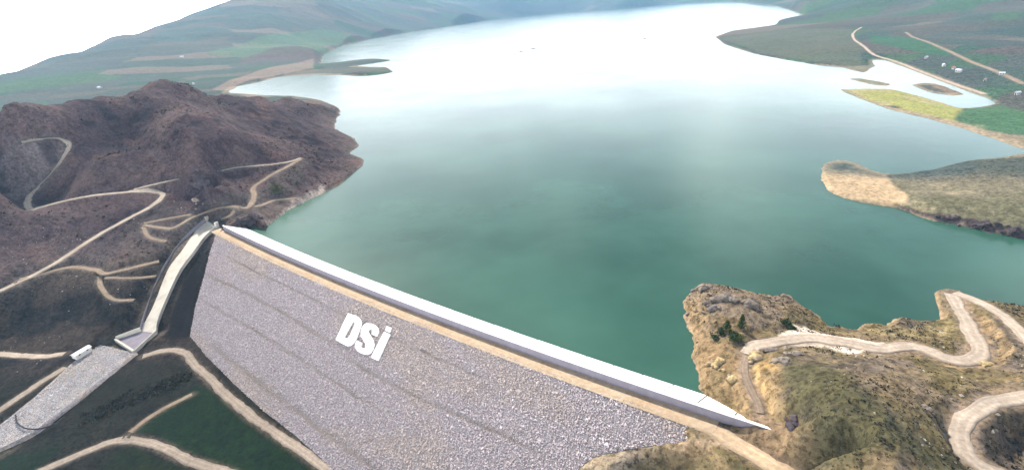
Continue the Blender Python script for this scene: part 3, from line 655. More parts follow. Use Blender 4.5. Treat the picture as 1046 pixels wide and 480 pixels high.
def sub_mesh(name, mask_faces, mat):
    """cut the marked cells out of the terrain sheet as one object"""
    ii, jj = np.nonzero(mask_faces)
    if len(ii) == 0: return None
    idx = np.stack([ii * NT + jj, ii * NT + jj + 1, (ii + 1) * NT + jj + 1, (ii + 1) * NT + jj], 1)
    used, inv = np.unique(idx, return_inverse=True); inv = inv.reshape(idx.shape)
    V = np.stack([X.ravel()[used], Y.ravel()[used], H.ravel()[used]], 1)
    o = mesh_np(name, V, quads=inv[:, ::-1], mat=mat, colors=np.concatenate([CA, VG[..., None]], -1).reshape(-1, 4)[used]); o['kind'] = 'structure'
    return o

# ------------------------------------------------------------------ terrain sheets
Hm = np.maximum.reduce([H[:-1, :-1], H[1:, :-1], H[:-1, 1:], H[1:, 1:]])
Rc = R[:-1, :-1]; Tc = T[:-1, :-1]; Sc = S_[:-1, :-1]; Qc = Q_[:-1, :-1]
keep = (Hm > -60) & ~((Hm < -4) & (Qc < 0) & (Rc < 6000) & (SD[:-1, :-1] > 5))
keep &= ~((Hm < -2.5) & (SD[:-1, :-1] > 30) & (Qc < -20))
fieldm = (zone(poly_hit([(200, 392), (222, 402), (250, 428), (285, 452), (325, 478), (340, 495), (232, 495), (205, 470), (160, 448), (140, 440), (160, 425)]), 0.5) > 0.5)[:-1, :-1]
_st = [lp(*at_range(p_[0], p_[1], p_[2])[:2])[0] for p_ in skyl] + [0.0, 0.55] + [lp(*at_range(*p_)[:2])[0] for p_ in [(965, -18, 3300), (1000, -14, 3000), (1046, -6, 2700), (1250, 50, 1500)]]
_sr = [p_[2] * 1.45 for p_ in skyl] + [20000, 20000, 4900, 4500, 4000, 2200]
keep &= Rc < np.interp(Tc, np.array(_st), np.array(_sr))
cls = np.zeros(Hm.shape, int)
is_left = Tc < -0.1
cls[is_left & (Rc < 1500)] = 1                                  # hillside
cls[is_left & (Rc < 700) & (H[:-1, :-1] < -30) & (Qc > -40)] = 2  # valley floor
cls[fieldm] = 3
cls[(~is_left) & (Qc > 10) & (Sc < DAM_L - 100)] = 2
near_r = (Tc > 0.1) & (Rc < 345)
cls[near_r & (cls != 2)] = 4
cls[(Tc > 0.3) & (Rc >= 345) & (Rc < 520)] = 5
cls[(Tc > 0.0) & (Rc >= 520) & (Rc < 4500)] = 6
cls[(Rc >= 4500)] = 8
cls[(Tc <= 0.0) & (Rc >= 1500) & (Rc < 4500)] = 7
cls[(cls == 0)] = 1
for k, nm in [(1, 'hillside'), (2, 'valley_floor'), (3, 'green_field'), (4, 'headland'), (5, 'peninsula'), (6, 'plain'), (7, 'far_hills'), (8, 'mountains')]:
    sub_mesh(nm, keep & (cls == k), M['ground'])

# ------------------------------------------------------------------ water
WD = 0.012; wt = np.arange(-1.0, 1.12, WD); wl = np.arange(math.log(90), math.log(14400), WD)
WT, WL = np.meshgrid(wt, wl); WR = np.exp(WL)
wsd = sdf(LAKE_L, WT, WL)
for p in ISL_L: pass
wx_ = WR * np.sin(WT); wy_ = WR * np.cos(WT); ws, wq = dam_sq(wx_, wy_)
ok = (wsd > -0.06) & ~((wq > bow(ws) - 5) & (ws > -40) & (ws < DAM_L + 40)) & ~((wq > -5) & (WT < -0.2))
okc = ok[:-1, :-1] & ok[1:, :-1] & ok[:-1, 1:] & ok[1:, 1:]
ii, jj = np.nonzero(okc); n_ = WT.shape[1]
idx = np.stack([ii * n_ + jj, (ii + 1) * n_ + jj, (ii + 1) * n_ + jj + 1, ii * n_ + jj + 1], 1)[:, ::-1]
used, inv = np.unique(idx, return_inverse=True); inv = inv.reshape(idx.shape)
water = mesh_np('lake_water', np.stack([wx_.ravel()[used], wy_.ravel()[used], np.zeros(len(used))], 1), quads=inv, mat=M['water'])
tag(water, kind='structure')

# ------------------------------------------------------------------ roads
def strip(name, P, w, color, kind='structure', depth=0.8, wob=0.5):
    d = np.gradient(P[:, :2], axis=0); d /= np.linalg.norm(d, axis=1)[:, None] + 1e-9; n = np.stack([-d[:, 1], d[:, 0]], 1)
    k = len(P); kk = np.arange(k)
    def ragged(sd): return (vnoise(kk * 0.35, kk * 0, sd) - 0.5) * wob * w * 0.5 + (vnoise(kk * 0.9, kk * 0, sd + 1) - 0.5) * wob * w * 0.4
    e1 = w / 2 + ragged(3); e2 = w / 2 + ragged(6)
    cols = [(-1, e1 + 0.6, -depth, .7), (-1, e1, 0.0, .78), (-1, e1 * 0.72, -0.04, .9), (-1, e1 * 0.45, -0.08, 1.1), (-1, e1 * 0.2, 0, .92), (1, e2 * 0.2, 0.0, .92), (1, e2 * 0.45, -0.08, 1.1), (1, e2 * 0.72, -.04, .9), (1, e2, 0.0, .78), (1, e2 + 0.6, -depth, .7)]
    V = []; CC = []
    for sg, e, dz, cm in cols:
        xy = P[:, :2] + n * (sg * e)[:, None]; z_ = P[:, 2] + dz
        if dz > -0.2: z_ = np.maximum(z_, sample(H, xy[:, 0], xy[:, 1]) + 0.06 + 0.05 * (cm < 1))
        V.append(np.column_stack([xy, z_])); CC.append(np.array(color)[None] * (cm * (0.85 + 0.3 * vnoise(xy[:, 0] / 6, xy[:, 1] / 6, 12)))[:, None])
    V = np.stack(V, 1).reshape(-1, 3); CC = np.stack(CC, 1).reshape(-1, 3); m_ = len(cols)
    i = np.arange(k - 1)[:, None]; j = np.arange(m_ - 1)[None, :]
    q = np.stack([i * m_ + j, i * m_ + j + 1, (i + 1) * m_ + j + 1, (i + 1) * m_ + j], -1).reshape(-1, 4)
    o = mesh_np(name, V, quads=q[:, ::-1], mat=M['track'], colors=CC); o['kind'] = kind
    return o
for P, w, shade, nm in road_geo: 
    P = P.copy(); P[:, 2] += 0.12
    strip(nm, P, w, {'pale': (0.36, 0.295, 0.235), 'dirt': (0.23, 0.175, 0.13), 'grey': (0.25, 0.205, 0.165), 'sand': (0.42, 0.315, 0.21)}[shade])

# ------------------------------------------------------------------ dam
bx0, by0 = dam_xy(DAM_L / 2, 0)
dam = empty('rockfill_dam', (float(bx0), float(by0), -44))
tag(dam, 'long grey rockfill dam with white concrete upstream slabs and big white letters on its face', 'dam')
def under(o, par):
    o.parent = par; o.matrix_parent_inverse = Matrix.Translation(par.location).inverted(); return o
bench = [((205, 277), (259, 303), (298, 325), (343, 351)), ((349, 362), (405, 396), (461, 421), (520, 447)), ((206, 306), (259, 337), (304, 365), (370, 408)), ((215, 352), (253, 382), (309, 424), (349, 455), (377, 475)), ((232, 262), (300, 296), (400, 345), (470, 376))]
bl = []
for ln in bench:
    e = [px_on_face(*p) for p in ln]; bl.append((np.array([k[0] for k in e]), np.array([k[2] for k in e])))
ns, nq = 330, 60
ss = np.linspace(-4, DAM_L - 10, ns); V = []; Cc = []
SS, UU = np.meshgrid(ss, np.linspace(0, 1, nq), indexing='ij')
QR = q_road(SS); QM = q_max(SS); QQ = QR + (QM - QR) * UU; ZZ = face_z(SS, QQ)
def bench_mask(s, z):
    b = np.zeros_like(s)
    for k, (bs, bz) in enumerate(bl):
        m_ = sstep(bs.min() - 15, bs.min() + 20, s) * sstep(bs.max() + 35, bs.max() - 15, s) * (0.55 + 0.45 * vnoise(s / 17, s * 0 + k * 7.7, 401)); c = np.interp(s, bs, bz)
        b = np.maximum(b, m_ * np.exp(-((z - c + (vnoise(s / 6, s * 0 + k, 403) - .5) * .5) / (0.6, 0.55, 0.45, 0.8, 0.4)[k]) ** 2))
    return b
def face_rel(s, z):
    x, y = dam_xy(s, 0 * s)
    return fbm(s, z * 2, 14, 3, 201) * 0.35 - bench_mask(s, z) * 0.55
ZZ2 = ZZ + face_rel(SS, ZZ) * sstep(0, 0.05, UU) * sstep(1, 0.97, UU)
xx, yy = dam_xy(SS, QQ)
V = np.stack([xx, yy, ZZ2], -1)
skirt = V[:, -1:, :].copy(); skirt[:, :, 2] -= 5; V = np.concatenate([V, skirt], 1); nq2 = nq + 1
i = np.arange(ns - 1)[:, None]; j = np.arange(nq2 - 1)[None, :]
q = np.stack([i * nq2 + j, i * nq2 + j + 1, (i + 1) * nq2 + j + 1, (i + 1) * nq2 + j], -1).reshape(-1, 4)
BMf = bench_mask(SS, ZZ); BMf = np.concatenate([BMf, BMf[:, -1:]], 1)[..., None]
bedc = np.array([0.23, 0.205, 0.21]) * (1 - BMf) + np.array([0.17, 0.14, 0.125]) * BMf
under(mesh_np('rock_face', V.reshape(-1, 3), quads=q, mat=M['rocks'], colors=bedc.reshape(-1, 3)), dam)
# loose rockfill on the face
def ico():
    p = (1 + 5 ** .5) / 2
    v = np.array([(-1, p, 0), (1, p, 0), (-1, -p, 0), (1, -p, 0), (0, -1, p), (0, 1, p), (0, -1, -p), (0, 1, -p), (p, 0, -1), (p, 0, 1), (-p, 0, -1), (-p, 0, 1)], float); v /= np.linalg.norm(v[0])
    f = np.array([(0, 11, 5), (0, 5, 1), (0, 1, 7), (0, 7, 10), (0, 10, 11), (1, 5, 9), (5, 11, 4), (11, 10, 2), (10, 7, 6), (7, 1, 8), (3, 9, 4), (3, 4, 2), (3, 2, 6), (3, 6, 8), (3, 8, 9), (4, 9, 5), (2, 4, 11), (6, 2, 10), (8, 6, 7), (9, 8, 1)])
    return v, f
IV, IF = ico()
OV = np.array([(1, 0, 0), (0, 1, 0), (-1, 0, 0), (0, -1, 0), (0, 0, 1), (0, 0, -1)], float); OF = np.array([(0, 1, 4), (1, 2, 4), (2, 3, 4), (3, 0, 4), (1, 0, 5), (2, 1, 5), (3, 2, 5), (0, 3, 5)])
def rock_cloud(name, pos, size, colr, mat, parent=None, flat=0.75, IV=OV, IF=OF):
    n = len(pos); nv = len(IV); jit = rng.uniform(0.65, 1.25, (n, nv, 1)); ax = rng.uniform(0.7, 1.3, (n, 1, 3)); ax[:, :, 2] *= flat
    v = IV[None] * jit * ax
    a = rng.uniform(0, 6.283, n); ca, sa = np.cos(a)[:, None], np.sin(a)[:, None]
    x = v[..., 0] * ca - v[..., 1] * sa; y = v[..., 0] * sa + v[..., 1] * ca
    b = rng.uniform(-.6, .6, n); cb, sb = np.cos(b)[:, None], np.sin(b)[:, None]
    z = v[..., 2] * cb + x * sb; x = x * cb - v[..., 2] * sb
    v = np.stack([x, y, z], -1) * size[:, None, None] + pos[:, None, :]
    f = (IF[None] + (np.arange(n) * nv)[:, None, None]).reshape(-1, 3)
    o = mesh_np(name, v.reshape(-1, 3), tris=f, mat=mat, colors=np.repeat(colr, nv, 0), smooth=False); o['kind'] = 'stuff'
    if parent: under(o, parent)
    return o
N = 95000
s = rng.uniform(0, DAM_L - 14, N * 2)
qr, qm = q_road(s), q_max(s); kq = rng.uniform(0, 82, N * 2); okr = kq < (qm - qr); s = s[okr]; q = (qr + kq)[okr]; s = s[:N]; q = q[:N]
b_ = bench_mask(s, face_z(s, q)); kk = rng.uniform(size=len(s)) > b_ * 0.45; s = s[kk]; q = q[kk]; b_ = b_[kk]; z = face_z(s, q); z = z + face_rel(s, z); x, y = dam_xy(s, q)
size = rng.lognormal(-1.25, 0.35, len(s)) * (1 - 0.45 * b_)
shade = rng.normal(0.41, 0.07, len(s)).clip(0.2, 0.6) * (1 - 0.22 * b_)
band = fbm(s, z * 5, 60, 3, 211) * 0.5 + 0.5
warm = sstep(0.4, 0.6, band) * 0.6 + rng.uniform(0, 0.5, len(s)) + b_ * 0.5
colr = np.stack([shade * (1.03 + 0.05 * warm), shade * (0.90 - 0.01 * warm), shade * (0.955 - 0.17 * warm)], 1)
under(rock_cloud('rockfill', np.stack([x, y, z + 0.15], 1), size, colr, M['rocks']), dam)
# crest road
ss = np.linspace(-8, DAM_L - 17, 140)
def crest_strip(name, qa, qb, za, zb, mat, depth=0.6, n=4, s_arr=ss):
    fr_ = np.linspace(0, 1, n); cols = []
    for f in fr_:
        qv = bow(s_arr) + qa + (qb - qa) * f; x, y = dam_xy(s_arr, qv); cols.append(np.stack([x, y, za + (zb - za) * f + fbm(s_arr, qv * 3, 6, 2, 7) * 0.06], 1))
    x, y = dam_xy(s_arr, bow(s_arr) + qb + 0.7); cols.append(np.stack([x, y, np.full(len(s_arr), zb - depth)], 1))
    Vv = np.stack(cols, 1); m_ = Vv.shape[1]; i = np.arange(len(s_arr) - 1)[:, None]; j = np.arange(m_ - 1)[None, :]
    qd = np.stack([i * m_ + j, i * m_ + j + 1, (i + 1) * m_ + j + 1, (i + 1) * m_ + j], -1).reshape(-1, 4)
    return under(mesh_np(name, Vv.reshape(-1, 3), quads=qd, mat=mat), dam)
crest_strip('crest_road', -0.1, ROAD_W + 0.6, ROAD_Z + 0.12, ROAD_Z + 0.08, M['sand'])
def prism(name, A, B, mat, parent=None):
    """box between two matching quads (4 points each)"""
    Vv = np.vstack([A, B]); qd = [(0, 1, 2, 3), (7, 6, 5, 4)] + [(k, k + 4, (k + 1) % 4 + 4, (k + 1) % 4) for k in range(4)]
    o = mesh_np(name, Vv, quads=qd, mat=mat, smooth=False)
    if parent: under(o, parent)
    return o
PANEL = 14.0
np_ = int(math.ceil((DAM_L + 2) / PANEL)); eds = np.linspace(0, DAM_L + 1.0, np_ + 1)
def P3(s, q, z): x, y = dam_xy(s, q); return np.array([float(x), float(y), float(z)])
for k in range(np_):
    s0, s1 = eds[k] + 0.3, eds[k + 1] - 0.3
    qa0, qa1 = bow(s0), bow(s1); zl = -4.0; run = (WALL_TOP - zl) * (SLAB_W - 3) / WALL_TOP
    dz = random.uniform(-0.04, 0.04)
    A = [P3(s0, qa0 - 0.75, WALL_TOP - 0.35 + dz), P3(s1, qa1 - 0.75, WALL_TOP - 0.35 + dz), P3(s1, qa1 - 0.75 - run, zl + dz), P3(s0, qa0 - 0.75 - run, zl + dz)]
    prism('face_slab', A, [a - np.array([0, 0, 0.5]) for a in A], M['slab'], dam)
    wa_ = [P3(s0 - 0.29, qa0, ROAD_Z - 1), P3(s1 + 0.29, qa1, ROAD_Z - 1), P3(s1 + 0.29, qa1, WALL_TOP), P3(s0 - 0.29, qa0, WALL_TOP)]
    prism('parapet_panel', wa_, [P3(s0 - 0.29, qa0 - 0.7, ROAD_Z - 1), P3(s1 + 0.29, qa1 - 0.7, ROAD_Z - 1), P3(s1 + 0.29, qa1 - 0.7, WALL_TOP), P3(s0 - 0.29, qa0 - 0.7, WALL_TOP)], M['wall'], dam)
    # coping: a thin overhanging cap along the top of the wall
    ca_ = [P3(s0 - 0.29, qa0 + 0.25, WALL_TOP + 0.01), P3(s1 + 0.29, qa1 + 0.25, WALL_TOP + 0.01), P3(s1 + 0.29, qa1 + 0.25, WALL_TOP + 0.26), P3(s0 - 0.29, qa0 + 0.25, WALL_TOP + 0.26)]
    prism('coping', ca_, [P3(s0 - 0.29, qa0 - 0.85, WALL_TOP + 0.01), P3(s1 + 0.29, qa1 - 0.85, WALL_TOP + 0.01), P3(s1 + 0.29, qa1 - 0.85, WALL_TOP + 0.26), P3(s0 - 0.29, qa0 - 0.85, WALL_TOP + 0.26)], M['slab'], dam)
# dark joint filler under the slab gaps
zl = -4.0; run = (WALL_TOP - zl) * (SLAB_W - 3) / WALL_TOP; sa_ = np.linspace(0, DAM_L, 60); Vv = []
for f in (0, 1):
    x, y = dam_xy(sa_, bow(sa_) - 0.76 - run * f); Vv.append(np.stack([x, y, np.full(60, WALL_TOP - 0.75 + (zl - WALL_TOP) * f)], 1))
Vv = np.stack(Vv, 1); i = np.arange(59); under(mesh_np('slab_bedding', Vv.reshape(-1, 3), quads=np.stack([i * 2, i * 2 + 2, i * 2 + 3, i * 2 + 1], 1), mat=M['pipe']), dam)
# letters laid in white on the face
LET = [('letter', [[(298, 113), (320, 120), (345, 129), (362, 142), (371, 158), (370, 180), (360, 210), (346, 246), (330, 274), (312, 289), (294, 291), (272, 281), (230, 258)],
                     [(326, 158), (334, 163), (335, 174), (322, 205), (305, 240), (294, 250), (283, 248), (280, 240), (300, 204)]]),
       ('letter', [[(398, 168), (425, 170), (448, 180), (462, 195), (466, 214), (456, 240), (426, 227), (431, 211), (428, 202), (418, 199), (410, 205), (411, 220), (424, 242), (436, 262), (441, 285), (436, 308), (422, 328), (402, 338), (375, 333), (350, 320), (336, 300), (338, 280), (346, 262), (374, 275), (368, 292), (374, 303), (386, 305), (395, 296), (394, 280), (380, 258), (369, 238), (367, 214), (374, 190), (385, 175)]]),
       ('letter', [[(494, 214), (528, 228), (462, 371), (422, 354)]]), ('dot', [[(508, 183), (535, 193), (526, 219), (500, 207)]])]
def fill(name, loops, mat, thick=0.45):
    import bmesh
    bm = bmesh.new(); e_all = []
    for lp_ in loops:
        vs_ = []
        for (u, v) in lp_:
            s, q, z = px_on_face(300 + u / 5.336, 300 + v / 5.336); vs_.append(bm.verts.new(P3(s, q, z + 1.0)))
        for a in range(len(vs_)): e_all.append(bm.edges.new((vs_[a], vs_[(a + 1) % len(vs_)])))
    r = bmesh.ops.triangle_fill(bm, use_beauty=True, use_dissolve=False, edges=e_all)
    nr = Vector((DN[0] / FACE_M, DN[1] / FACE_M, 1)).normalized()
    ex = bmesh.ops.extrude_face_region(bm, geom=list(bm.faces)); 
    bmesh.ops.translate(bm, verts=[g_ for g_ in ex['geom'] if isinstance(g_, bmesh.types.BMVert)], vec=-nr * (thick + 0.9))
    bmesh.ops.recalc_face_normals(bm, faces=bm.faces)
    me = bpy.data.meshes.new(name); bm.to_mesh(me); bm.free(); me.materials.append(mat)
    o = bpy.data.objects.new(name, me); COL.objects.link(o); under(o, dam); return o
_lt = None
for nm, loops in LET:
    o = fill(nm, loops, M['letter'])
    if nm == 'dot': o.parent = _lt; o.matrix_parent_inverse = Matrix.Identity(4)
    _lt = o

# ------------------------------------------------------------------ spillway
spw = empty('spillway', tuple(spc[-1])); tag(spw, 'curved pale concrete spillway chute with side walls beside the dam', 'spillway')
NP = 12
for k in range(NP):
    a, b = k * 5, k * 5 + 5; ids = list(range(a, b + 1)); Vv = []
    for i_ in ids:
        f0 = 0.035 if i_ == a else (-0.035 if i_ == b else 0)
        nx = min(i_ + 1, NSP - 1) if f0 >= 0 else i_ - 1
        for P in (spl, spr):
            p = P[i_] + (P[nx] - P[i_]) * abs(f0); Vv.append(p + np.array([0, 0, 0.0])); 
    n = len(ids); Vv = np.array(Vv); low = Vv - np.array([0, 0, 0.6]); A = np.vstack([Vv, low]); o2 = 2 * n
    qd = [(2 * i_, 2 * i_ + 1, 2 * i_ + 3, 2 * i_ + 2) for i_ in range(n - 1)] + [(2 * i_, 2 * i_ + 2, o2 + 2 * i_ + 2, o2 + 2 * i_) for i_ in range(n - 1)] + [(2 * i_ + 3, 2 * i_ + 1, o2 + 2 * i_ + 1, o2 + 2 * i_ + 3) for i_ in range(n - 1)] + [(1, 0, o2, o2 + 1), (2 * n - 2, 2 * n - 1, o2 + 2 * n - 1, o2 + 2 * n - 2)]
    under(mesh_np('floor_slab', A, quads=qd, mat=M['chute'], smooth=False), spw)
def wall_run(name, P, out, hgt, mat, parent, thick=0.5, base=-1.5):
    """P line (n,3), out = outward unit offsets (n,2)"""
    n = len(P); h = np.asarray(hgt) * np.ones(n)
    a = P.copy(); a[:, 2] += base; b = P.copy(); b[:, 2] += h; c = b.copy(); c[:, :2] += out * thick; d = a.copy(); d[:, :2] += out * thick
    Vv = np.stack([a, b, c, d], 1).reshape(-1, 3); i = np.arange(n - 1)[:, None]; j = np.arange(4)[None, :]
    qd = np.stack([i * 4 + j, i * 4 + (j + 1) % 4, (i + 1) * 4 + (j + 1) % 4, (i + 1) * 4 + j], -1).reshape(-1, 4)
    qd = np.vstack([qd, [[3, 2, 1, 0]], [[4 * (n - 1) + k for k in range(4)]]])
    return under(mesh_np(name, Vv, quads=qd, mat=mat, smooth=False), parent)
lat = (spl - spr)[:, :2]; lat /= np.linalg.norm(lat, axis=1)[:, None]
hw = 2.6 + 1.6 * np.exp(-np.arange(NSP) / 6.0)
wall_run('side_wall', spl + np.r_[0, 0, 0.0], lat, hw, M['wall'], spw)  # left wall takes the darker concrete with shade in its colour
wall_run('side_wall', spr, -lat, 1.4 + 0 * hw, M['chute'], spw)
def basin_wall(a, b, ha, hb, th_=0.6, name='basin_wall'):
    P = np.array([a, (np.array(a) + b) / 2, b]); d = (P[-1] - P[0])[:2]; d /= np.linalg.norm(d); nrm_ = np.array([d[1], -d[0]])
    return wall_run(name, P, np.tile(nrm_, (3, 1)), np.linspace(ha, hb, 3), M['chute'], spw, th_)
basin_wall(bas_l[0], bas_l[1], 3.0, 2.6); basin_wall(bas_r[1], bas_r[0], 1.6, 2.0)
q4 = np.array([bas_l[0], bas_r[0], bas_r[1], bas_l[1]]); prism('basin_floor', q4 + np.r_[0, 0, -0.1], q4 + np.r_[0, 0, -0.8], M['wall'], spw)
basin_wall(bas_l[1], bas_r[1], 1.4, 1.4, 1.2, 'end_sill')
# gateless crest: low weir block and two end piers at the head
basin_wall(spl[0], spr[0], 0.6, 0.6, 1.5, 'weir_crest')
for P in (spl[0], spr[0]):
    d = (spl[1] - spl[0])[:2]; d /= np.linalg.norm(d); n2_ = np.array([d[1], -d[0]])
    base = np.array([P[:2] + d * a_ + n2_ * b_ for a_, b_ in ((-1.5, -.8), (1.5, -.8), (1.5, .8), (-1.5, .8))])
    prism('pier', np.column_stack([base, np.full(4, P[2] - 1)]), np.column_stack([base, np.full(4, P[2] + 4.4)]), M['chute'], spw)

# tailwater channel
k = len(chc); fr_ = np.linspace(0, 1, 13); Vv = []
for f in fr_:
    p = chl + (chr_ - chl) * f; zb = 0.9 * max(0, abs(2 * f - 1) - 0.8) / 0.2
    p = p.copy(); p[:, 2] += zb + fbm(p[:, 0], p[:, 1], 5, 3, 221) * 0.25; Vv.append(p)
for f, dz in ((-0.04, -1.2), (1.04, -1.2)):
    p = chl + (chr_ - chl) * f; p = p.copy(); p[:, 2] += dz
    if f < 0: Vv.insert(0, p)
    else: Vv.append(p)
Vv = np.stack(Vv, 1); m_ = Vv.shape[1]; i = np.arange(k - 1)[:, None]; j = np.arange(m_ - 1)[None, :]
qd = np.stack([i * m_ + j, i * m_ + j + 1, (i + 1) * m_ + j + 1, (i + 1) * m_ + j], -1).reshape(-1, 4)
tag(mesh_np('channel_bed', Vv.reshape(-1, 3), quads=qd, mat=M['rock_bed']), kind='structure')
n = 9000; u = rng.uniform(0, k - 1.01, n); f = rng.uniform(0.02, 0.98, n); i_ = u.astype(int); w_ = (u - i_)[:, None]
pl = chl[i_] * (1 - w_) + chl[i_ + 1] * w_; pr = chr_[i_] * (1 - w_) + chr_[i_ + 1] * w_; p = pl + (pr - pl) * f[:, None]
p[:, 2] += 0.9 * np.maximum(0, np.abs(2 * f - 1) - 0.8) / 0.2 + 0.1
sh = rng.normal(0.48, 0.06, n).clip(0.25, 0.65)
tag(rock_cloud('channel_riprap', p, rng.lognormal(-1.3, 0.3, n), np.stack([sh, sh * 0.95, sh * 0.95], 1), M['rocks']), 'pale grey riprap stones lining the spillway tail channel', 'stones')
def tube(name, P, r, mat, sides=8):
    P = np.asarray(P, float); d = np.gradient(P, axis=0); d /= np.linalg.norm(d, axis=1)[:, None]
    s1_ = np.cross(d, [0, 0, 1.]); s1_ /= np.linalg.norm(s1_, axis=1)[:, None] + 1e-9; s2_ = np.cross(s1_, d); Vv = []
    for a in np.arange(sides) * 2 * math.pi / sides: Vv.append(P + s1_ * r * math.cos(a) + s2_ * r * math.sin(a))
    Vv = np.stack(Vv, 1); i = np.arange(len(P) - 1)[:, None]; j = np.arange(sides)[None, :]
    qd = np.stack([i * sides + j, i * sides + (j + 1) % sides, (i + 1) * sides + (j + 1) % sides, (i + 1) * sides + j], -1).reshape(-1, 4)
    return mesh_np(name, Vv.reshape(-1, 3), quads=qd, mat=mat)
pp = spline(np.array([un(*p_, -39.6) for p_ in [(16, 424), (18, 432), (26, 437.5), (40, 438), (54, 434), (64, 428)]]), 1.0); pp[:, 2] = np.linspace(-39.4, -39.6, len(pp)) + 0.2
tag(tube('drain_pipe', pp, 0.4, M['pipe']), 'dark curved pipe lying across the pale tail channel', 'pipe')

# ------------------------------------------------------------------ outcrops, trees, scrub
import bmesh
def boulder(bm, c, r, seed, squash=0.7):
    rs = random.Random(seed); ret = bmesh.ops.create_icosphere(bm, subdivisions=2, radius=1.0)
    a = Vector((rs.uniform(.7, 1.4), rs.uniform(.7, 1.4), squash * rs.uniform(.8, 1.3))); rot = Matrix.Rotation(rs.uniform(0, 6.28), 3, 'Z') @ Matrix.Rotation(rs.uniform(-.5, .5), 3, 'X')
    pl_ = [(Vector((rs.gauss(0, 1), rs.gauss(0, 1), rs.gauss(0, 1))).normalized(), rs.uniform(.55, .85)) for _ in range(9)]
    for v in ret['verts']:
        p = v.co.copy()
        for n_v, d_ in pl_:
            k_ = p.dot(n_v)
            if k_ > d_: p -= n_v * (k_ - d_)
        p = p * (1 + rs.uniform(-.05, .05)); p = Vector((p.x * a.x, p.y * a.y, p.z * a.z)); v.co = rot @ p * r + Vector(c)
def rock(par, c, r, seed, mat, squash=0.7):
    bm = bmesh.new(); boulder(bm, (0, 0, 0), r, seed, squash); me = bpy.data.meshes.new('rock'); bm.to_mesh(me); bm.free(); me.materials.append(mat)
    o = bpy.data.objects.new('rock', me); COL.objects.link(o); o.parent = par; o.location = c; return o
def outcrop(px, py, spread, n, r0, mat, label, stretch=(1, 1), ang=0.0, seed=1):
    c = hit(px, py); rs = random.Random(seed); o = empty('rock_outcrop', tuple(c))
    for k in range(n):
        a = rs.uniform(0, 6.28); d = abs(rs.gauss(0, .55)); u, v = math.cos(a) * d * spread * stretch[0], math.sin(a) * d * spread * stretch[1]
        x = c[0] + u * math.cos(ang) - v * math.sin(ang); y = c[1] + u * math.sin(ang) + v * math.cos(ang); z = float(sample(H, np.array(x), np.array(y)))
        r = 1.2 * r0 * rs.uniform(.45, 1.1) * (1.2 - min(d, 1) * .6)
        rock(o, (x - c[0], y - c[1], z - c[2] + r * 0.32), r, seed * 100 + k, mat)
    return tag(o, label, 'rocks', 'rock outcrops')
OUT = [
    (206, 187, 11, 26, 4.2, 'dark_rock', 'dark craggy outcrop above the bare spur on the left hillside', (1, .7), 0.2),
    (258, 229, 9, 22, 3.2, 'dark_rock', 'dark rock knoll at water level beside the left end of the dam', (1, .8), 0.5),
    (199, 205, 4, 8, 1.6, 'outcrop', 'small pale grey rock patch below the dark crag on the left', (1, .6), 0.2),
    (718, 296, 6, 16, 2.3, 'outcrop', 'grey rocks at the outer tip of the near headland', (1, .6), 0.2),
    (738, 306, 10, 30, 2.0, 'outcrop', 'broken grey rock ridge across the top of the near headland', (1.2, .35), -0.15),
    (764, 312, 8, 22, 1.9, 'outcrop', 'grey rocks on the headland just behind the small trees', (1.1, .4), -0.3),
    (728, 316, 5, 12, 1.3, 'outcrop', 'scattered grey stones on the headland left of the small trees', (1.2, .4), -0.2),
    (771, 366, 4.5, 14, 1.7, 'yellow_rock', 'yellow boulders at the bend where the shore road meets the track', (.5, 1.2), -0.6),
    (789, 359, 4.5, 14, 1.4, 'outcrop', 'row of grey rocks along the lower side of the shore road', (1.4, .3), -0.25),
    (812, 362, 4, 10, 1.2, 'outcrop', 'dark grey rocks at the top of the scrubby hill below the road', (1.2, .4), -0.3),
    (798, 369, 4, 12, 1.4, 'outcrop', 'cluster of grey rocks on the brow of the scrubby hill', (1, .5), -0.6),
    (811, 433, 3.2, 9, 1.7, 'dark_rock', 'dark block of rock on the slope right of the dam end', (.8, .8), 0.3),
    (944, 416, 3, 8, 1.2, 'outcrop', 'small pale rocks high on the scrubby hill beside the loop road', (1, .6), -0.5),
    (748, 388, 4, 12, 1.3, 'yellow_rock', 'yellow rocks on the cut slope above the dam end', (.8, .8), 0.0),
    (733, 372, 4, 12, 1.5, 'yellow_rock', 'yellow cliff rocks beside the water at the dam end', (.7, 1), 0.0),
    (1008, 373, 4, 10, 1.2, 'yellow_rock', 'ochre rocks in the cut beside the shore road bend', (1, .5), -0.4),
    (1000, 232, 8, 20, 1.9, 'dark_rock', 'dark rocks in the cliff under the middle peninsula', (2.4, .25), -0.68),
    (968, 223, 6, 16, 1.5, 'dark_rock', 'dark rocks at the foot of the peninsula left of the cliff', (2.0, .25), -0.65),
    (1030, 239, 8, 18, 1.9, 'dark_rock', 'dark cliff rocks of the peninsula nearest the picture edge', (2.2, .25), -0.68),
]
for k, (px, py, sp, n, r0, mt, lb, st, an) in enumerate(OUT): outcrop(px, py, sp, n, r0, M[mt], lb, st, an, seed=k + 3)
ISP = [(526, 56, 10, 'nearest and leftmost'), (533, 53, 13, 'largest, second from the left,'), (544.5, 50, 16, 'long low third from the left'), (550, 47, 11, 'fourth from the left'), (556, 45, 10, 'fifth from the left'), (581, 41, 12, 'lone, right of the row,'), (658, 40, 14, 'lone, farthest right,')]
